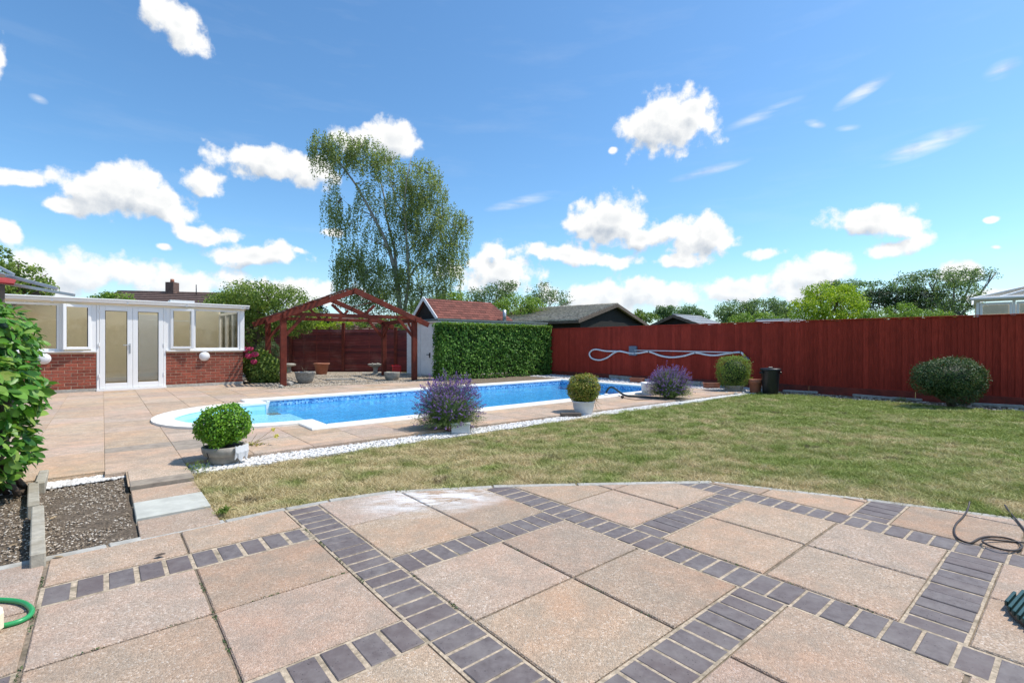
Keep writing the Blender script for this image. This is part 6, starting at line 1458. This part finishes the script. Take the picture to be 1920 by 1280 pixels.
t = empty('birdbath', at_yard(542, 698), 0, 'mushroom-shaped stone birdbath just behind the left front pergola post', 'birdbath', 'stone birdbaths'); pot('pedestal', [(.12, 0), (.11, .05), (.07, .1), (.08, .24)], 'stone', t); pot('cap', [(.08, .24), (.24, .28), (.26, .33), (.18, .37), (.02, .38)], 'stone', t)
for px, py, r, lab in ((543, 722, .11, 'rounded brownish boulder at the foot of the left front pergola post'), (527, 726, .07, 'small pale stone in front of the left pergola post'), (520, 700, .2, 'flat stone half under the hydrangea left of the pergola post')):
    q = at_yard(px, py); V_, F_ = ico(); me = bpy.data.meshes.new('boulder'); me.from_pydata([(v[0] * r * random.uniform(.9, 1.2), v[1] * r * random.uniform(.8, 1.1), v[2] * r * .8 * random.uniform(.9, 1.1) + r * .4) for v in V_], [], [list(map(int, f)) for f in F_]); tag(link('boulder', me, M['stone'], None, q), lab, 'stone')
t = empty('fuel_can', at_yard(744, 699), .2, 'small bright red plastic can by the shed end of the lap fence', 'can'); mb = MB(); mb.box((0, 0, .16), (.34, .18, .29), ch=.03); mb.build('body', M['redplastic'], t); mb = MB(); mb.tube([(-.06, 0, .26), (-.06, 0, .33), (.08, 0, .33), (.08, 0, .26)], .014, 6); mb.build('handle', M['redplastic'], t); mb = MB(); mb.tube([(-.11, 0, .25), (-.19, 0, .31)], .02, 6); mb.build('spout', M['redplastic'], t)
for (px, py, L_, lab) in ((640, 711, .9, 'thin stone slab lying flush in the yard gravel, front left'), (700, 700, .8, 'long pale stone slab lying in the yard gravel by the birdbath'), (760, 701, .9, 'stone slab in the yard gravel before the shed door')):
    q = at_yard(px, py); mb = MB(); mb.box((0, 0, .02), (L_, .3, .04), ch=.006); tag(mb.build('stepping_stone', M['stone'], None, q, (0, 0, R(10))), lab, 'stepping stone', 'slabs lying in the yard gravel')
# terracotta things and bin by the red fence
t = empty('plant_pot', G(1416, 736), 0, 'tall terracotta pot standing left of the black bin', 'plant pot'); pot('pot', [(.105, 0), (.11, .01), (.135, .22), (.15, .225), (.155, .32), (.14, .32), (.12, .1)], 'terracotta', t)
t = empty('dustbin', (*G(1444.5, 738)[:2], -.01), .1, 'black plastic dustbin with lid against the red fence', 'bin')
mb = MB(); n_ = 40; mb.lathe([(.155, 0), (.16, .01), (.195, .53), (.2, .55)], n=n_, jag=None); b_ = mb.build('body', M['blackplastic'], t)
for q in b_.data.vertices:
    a = math.atan2(q.co.y, q.co.x); k_ = 1 + .018 * math.cos(a * 20) if .05 < q.co.z < .54 else 1; q.co.x *= k_; q.co.y *= k_
pot('lid', [(.215, .545), (.222, .555), (.222, .59), (.205, .605), (.1, .615), (.01, .618)], 'blackplastic', t)
for s_ in (-1, 1): mb = MB(); mb.box((s_ * .225, 0, .50), (.04, .12, .05), ch=.01); mb.build('handle', M['blackplastic'], t)
mb = MB(); mb.bar((-.05, 0, .625), (.05, 0, .625), .03, .025, .006); mb.build('lid_handle', M['blackplastic'], t)
t = empty('bottle', G(1429, 736.5), 0, 'small clear bottle with white cap between terracotta pot and bin', 'bottle'); mb = MB(); mb.lathe([(.03, 0), (.032, .01), (.032, .09), (.014, .12), (.014, .135)], n=12, ); mb.build('body', M['metal'], t); mb = MB(); mb.lathe([(.018, .135), (.018, .158), (.003, .16)], n=10); mb.build('cap', M['upvc'], t)
for (px, py, L_, ang, lab, extra) in ((1195, 717.5, .46, -48, 'long terracotta trough at the fence foot left of the farther lavender', 0), (1334, 728, .42, -20, 'terracotta trough just left of the squarish box ball', 1)):
    q = G(px, py, .01); t = empty('trough', q, R(ang) if extra == 0 else R(-12), lab, 'planter', 'terracotta troughs'); mb = MB()
    for (a, b_, w_, h_, z_) in ((0, 0, L_ - .04, .13, .065),): mb.box((0, 0, z_), (w_, .15, h_), ch=.008)
    mb.box((0, 0, .138), (L_, .18, .022), ch=.005); mb.build('trough', M['terracotta'], t); mb = MB(); mb.box((0, 0, .151), (L_ - .06, .12, .006)); mb.build('soil', M['potsoil'], t)
q = G(1211, 716, .02); mb = MB(); mb.box((0, 0, .05), (.2, .12, .08), ch=.02); tag(mb.build('white_block', M['whitekerb'], None, q, (0, 0, .3)), 'small whitish block between terracotta trough and lavender', 'stone block')
q = G(1352, 726, .02); o = leaves('marigold', RNG.normal(0, .05, (120, 3)) * np.array([1, 1, .7]) + np.array([0, 0, .07]), (.02, .04), LF['lime'], None); o.location = q; tag(o, 'small yellow-orange plant beside the terracotta trough', 'flower')
# pale concrete edging between chippings and lawn, far part
for k in range(4):
    a, b = 8.55 + k * .62, 8.55 + (k + 1) * .62 - .012; mb = MB(); mb.bar(Vector(W(5.14 - k * .002, a, -.005)), Vector(W(5.138 - k * .002, b, -.005)), .055, .07, .006)
    tag(mb.build('kerb', M['whitekerb']), ['pale kerb length nearest the farther lavender, edging the lawn', 'second pale kerb length from the farther lavender', 'third pale kerb length from the farther lavender', 'pale kerb length nearest the squarish box ball, edging the lawn'][k], 'kerb', 'pale kerbs between chippings and lawn')
# kerb blocks by the laurel
for k, (a, b, m_, lab) in enumerate((((-3.225, 3.315), (-2.70, 2.775), 'kerbbrick', 'long weathered kerb block beside the bare soil bed'), ((-2.692, 2.766), (-2.49, 2.56), 'kerbbrick', 'short end kerb block nearest the patio with a broken brown end'), ((-3.80, 3.87), (-3.27, 3.33), 'kerbbrick', 'middle kerb block set slightly left along the soil bed'), ((-4.08, 4.25), (-3.74, 3.86), 'kerbbrick', 'farthest kerb block half under the laurel leaves'))):
    mb = MB(); mb.bar((a[0], a[1], .015), (b[0], b[1], .015), .062, .11, .006); tag(mb.build('kerb_block', M[m_]), lab, 'kerb block', 'kerb blocks edging the soil bed')
# pool vacuum hose and pole hung on the fence
hv = 12.72
def hp(px, py, o_=0):
    v_ = 12.9
    for _ in range(3):
        q = PV(px, py, v_); u_ = -q.x * S40 + q.y * C40; v_ = fence_v(u_) - .075 - o_
    return PV(px, py, v_)
def smooth_path(pts, n=6):
    out = []; P = [Vector(p) for p in pts]
    for i in range(len(P) - 1):
        p0, p1, p2, p3 = P[max(i - 1, 0)], P[i], P[i + 1], P[min(i + 2, len(P) - 1)]
        for j in range(n):
            t_ = j / n; out.append(.5 * ((2 * p1) + (p2 - p0) * t_ + (2 * p0 - 5 * p1 + 4 * p2 - p3) * t_ ** 2 + (3 * p1 - p0 - 3 * p2 + p3) * t_ ** 3))
    out.append(P[-1]); return out
hose = wroot('vacuum_hose', hp(1240, 664), 'white pool vacuum hose looped along hooks on the red fence', 'hose')
seq = [(1160, 658.4), (1136, 658), (1115.6, 654.9), (1105.5, 661.5), (1109, 671), (1123, 675), (1138, 670.6), (1158, 658.6), (1181, 662), (1200, 661.5), (1217, 659.4), (1239, 666.9), (1260, 669.7), (1283, 667), (1304, 661.4), (1325, 665), (1342, 666), (1365, 662.5), (1387, 660.5), (1395, 666), (1400, 672)]
mb = MB(); mb.tube(smooth_path([hp(x, y, .0 if i != 7 else .03) for i, (x, y) in enumerate(seq)]), .027, 8); mb.build('hose', M['whitehose'], hose)
for x, y in ((1158, 658.5), (1217, 659.5), (1304, 661.4), (1389, 661)):
    mb = MB(); c = hp(x, y); mb.bar(c + UP * .032 + Vector(W(0, .06)), c + UP * .032 - Vector(W(0, .035)), .018, .012); mb.bar(c - Vector(W(0, .03)) + UP * .035, c - Vector(W(0, .03)) - UP * .035, .018, .012); mb.build('hook', M['darkmetal'], hose)
mb = MB(); c = hp(1399, 673, .02); mb.lathe([(.03, -.06), (.06, -.05), (.075, 0), (.06, .05), (.03, .06)], c, 12); mb.build('vacuum_head', M['purple'], hose); mb = MB(); mb.tube([c + Vector((-.04, -.08, .02)), c + Vector((0, -.09, -.03)), c + Vector((.05, -.06, 0)), c + Vector((.03, -.03, .05))], .008, 6); mb.build('bail', M['metal'], hose); mb = MB(); mb.tube([hp(1394, 664, .0), hp(1398, 669, .01)], .026, 8); mb.build('cuff', M['yellow'], hose)
mb = MB(); mb.tube([hp(1190, 656.4, .03), hp(1290, 658.6, .03), hp(1388, 660.8, .03)], .014, 8); tag(mb.build('telescopic_pole', M['whitehose']), 'thin white pole hung above the vacuum hose on the fence', 'pole')
c = hp(1187, 657.5, -.03); fx = wroot('switch_box', c, 'blue-grey plastic box fixed to the red fence behind the white hose', 'box')
mb = MB(); mb.box(c, (.28, .09, .30), rz=R(-50), ch=.012); mb.build('cover', M['greybox'], fx); mb = MB(); mb.box(c - UP * .01, (.24, .10, .18), rz=R(-50), ch=.01); mb.build('front_panel', M['greybox'], fx)
# hose into the pool
pp = [(G(1137, 741.5, .03) + Vector((0, .08, -.12))), G(1137, 741.5, .03) + Vector((0, .05, .03)), PD(1139, 731, 10.75), PD(1144, 726, 10.72), PD(1150, 726.5, 10.68), PD(1158, 732, 10.6), PD(1166, 738, 10.5), G(1175, 741.5, .06), G(1192, 743, .05), G(1212, 744, .05), G(1235, 746, .05)]
mb = MB(); mb.tube(smooth_path(pp, 5), .022, 9); tag(mb.build('pool_hose', M['poolhose']), 'dark ribbed hose arching from the pool over the coping', 'hose')
q = G(1137, 742, .05); mb = MB(); mb.box((q.x, q.y, .075), (.08, .08, .05), ch=.01); tag(mb.build('hose_clip', M['upvc']), 'small white clip holding the dark hose on the coping', 'clip')
q = G(1167, 747, TZ); t = wroot('float', q, 'small dark ball with a thin wire on the paving by the dark hose', 'ball'); mb = MB(); mb.lathe([(.006, -.035), (.03, -.02), (.038, 0), (.03, .02), (.006, .035)], (q.x, q.y, TZ + .036), 10); mb.build('ball', M['cable'], t)
mb = MB(); mb.tube(smooth_path([(q.x + .03, q.y, TZ + .012), G(1185, 748.5, TZ + .006), G(1200, 749.5, TZ + .006), G(1222, 748.5, TZ + .006)]), .005, 5); mb.build('wire', M['cable'], t)
# cable on the patio at the right, two ends going into the grass
cab = wroot('cable', G(1860, 1010, .0), 'thin black cable coiled loosely on the patio at the right', 'cable')
cs = [(1818, 940), (1814.7, 953.5), (1807, 967), (1792, 983), (1789.5, 998), (1798, 1010), (1819, 1017), (1837, 1008.5), (1855, 1005), (1881.5, 1007), (1905, 1014), (1916, 1024), (1905, 1031), (1881.5, 1029.5), (1855, 1022), (1842, 1014), (1852, 1010.5), (1881, 1013), (1922, 1016.5), (1990, 1024)]
mb = MB(); mb.tube(smooth_path([G(x, y, .008 + (.012 if 12 < i < 17 else 0) + (.03 if i == 0 else 0)) for i, (x, y) in enumerate(cs)]), .0055, 7); mb.build('loop', M['cable'], cab)
mb = MB(); mb.tube(smooth_path([G(1884, 946, .02), G(1890.5, 956, .008), G(1905, 973, .008), G(1922, 994, .008), G(1950, 1030, .008)]), .0055, 7); mb.build('lead', M['cable'], cab)
# green garden hose loop at lower left
hs_ = [(-90, 1150), (-50, 1130), (-10, 1124.5), (20, 1125), (45, 1130), (59, 1141), (57, 1152), (42, 1162), (20, 1169), (0, 1173), (-40, 1178), (-100, 1172)]
mb = MB(); mb.tube(smooth_path([G(x, y, .011) for x, y in hs_]), .0105, 10); tag(mb.build('garden_hose', M['greenhose']), 'loop of bright green garden hose at the lower left edge', 'hose')
q = G(-75, 1240, 0); mb = MB(); mb.box((0, 0, .05), (.10, .22, .10), ch=.02); tag(mb.build('cream_box', M['cream'], None, (q.x - .125, q.y + .12, 0), (0, 0, R(-40))), 'cream plastic edge of something at the lower left border', 'box')
# green ribbed disc at right edge
cx_, cy_ = 2.390, 1.945; mt = wroot('ribbed_disc', (cx_, cy_, 0), 'round dark green ribbed plastic disc at the right edge of the patio', 'disc')
mb = MB(); mb.lathe([(.28, .004), (.292, .01), (.292, .022), (.01, .024)], (cx_, cy_, 0), 40, False); mb.build('base', M['blackplastic'], mt)
a_ = R(34); dx, dy = math.cos(a_), math.sin(a_); rp_ = .019; k = -15
while k <= 15:
    o_ = k * rp_; hl = math.sqrt(max(0, .295 ** 2 - o_ ** 2)); c = Vector((cx_ - dy * o_, cy_ + dx * o_, .032)); mb = MB()
    if hl > .03: mb.bar(c - Vector((dx, dy, 0)) * hl, c + Vector((dx, dy, 0)) * hl, .0115, .022, .003); mb.build('rib', M['greenmat'], mt)
    k += 1
# awning at the far left
aw = wroot('awning', (-7.3, 6.6, 0), 'folded red awning with grey aluminium arms above the laurel', 'awning')
def ab(n_, a, b, w_, h_, m_): mb = MB(); mb.bar(a, b, w_, h_, .004); mb.build(n_, M[m_], aw)
ab('arm', PD(-170, 470, 6.6), PD(107, 541, 7.0), .05, .045, 'metal'); ab('arm', PD(-170, 500, 6.3), PD(140, 553.5, 6.9), .04, .04, 'metal'); ab('arm', PD(-120, 440, 6.9), PD(26, 515, 6.9), .035, .035, 'metal')
ab('post', PD(-4, 500, 6.7) - UP * .1, Vector((PD(-4, 500, 6.7).x, 6.7, 0)), .10, .10, 'oldwood'); ab('wall_rail', PD(-175, 450, 6.9), PD(-175, 640, 6.9) - UP * 1.1, .08, .08, 'metal')
mb = MB(); c0, c1, c2, c3 = PD(-150, 487, 6.7), PD(30, 527, 6.8), PD(26, 534, 6.5), PD(-150, 520, 6.3); mb.add([c0, c1, c2, c3], [(0, 1, 2, 3)]); o = mb.build('cloth', M['redcloth'], aw); mdf = o.modifiers.new('thickness', 'SOLIDIFY'); mdf.thickness = .02
cv.rotation_euler = (0, 0, R(-43))
# fallen leaves
for k, (px, py, lab) in enumerate(((93, 973, 'fallen tan leaf on the bare soil bed near the kerb block'), (120, 1044, 'fallen tan leaf at the front edge of the soil bed'), (33, 1018, 'fallen yellow leaf under the laurel'), (289, 1046, 'dark dead leaf on the patio slab above the paver row'))):
    q = G(px, py, .0); me = lm[k % 4].copy(); me.materials.clear(); o = link('fallen_leaf', me, M['dry'] if k != 3 else M['bark'], None, (q.x, q.y, .01 if k == 3 else .0), (.1, .1, k * 1.7)); o.scale = (.055,) * 3; tag(o, lab, 'leaf')
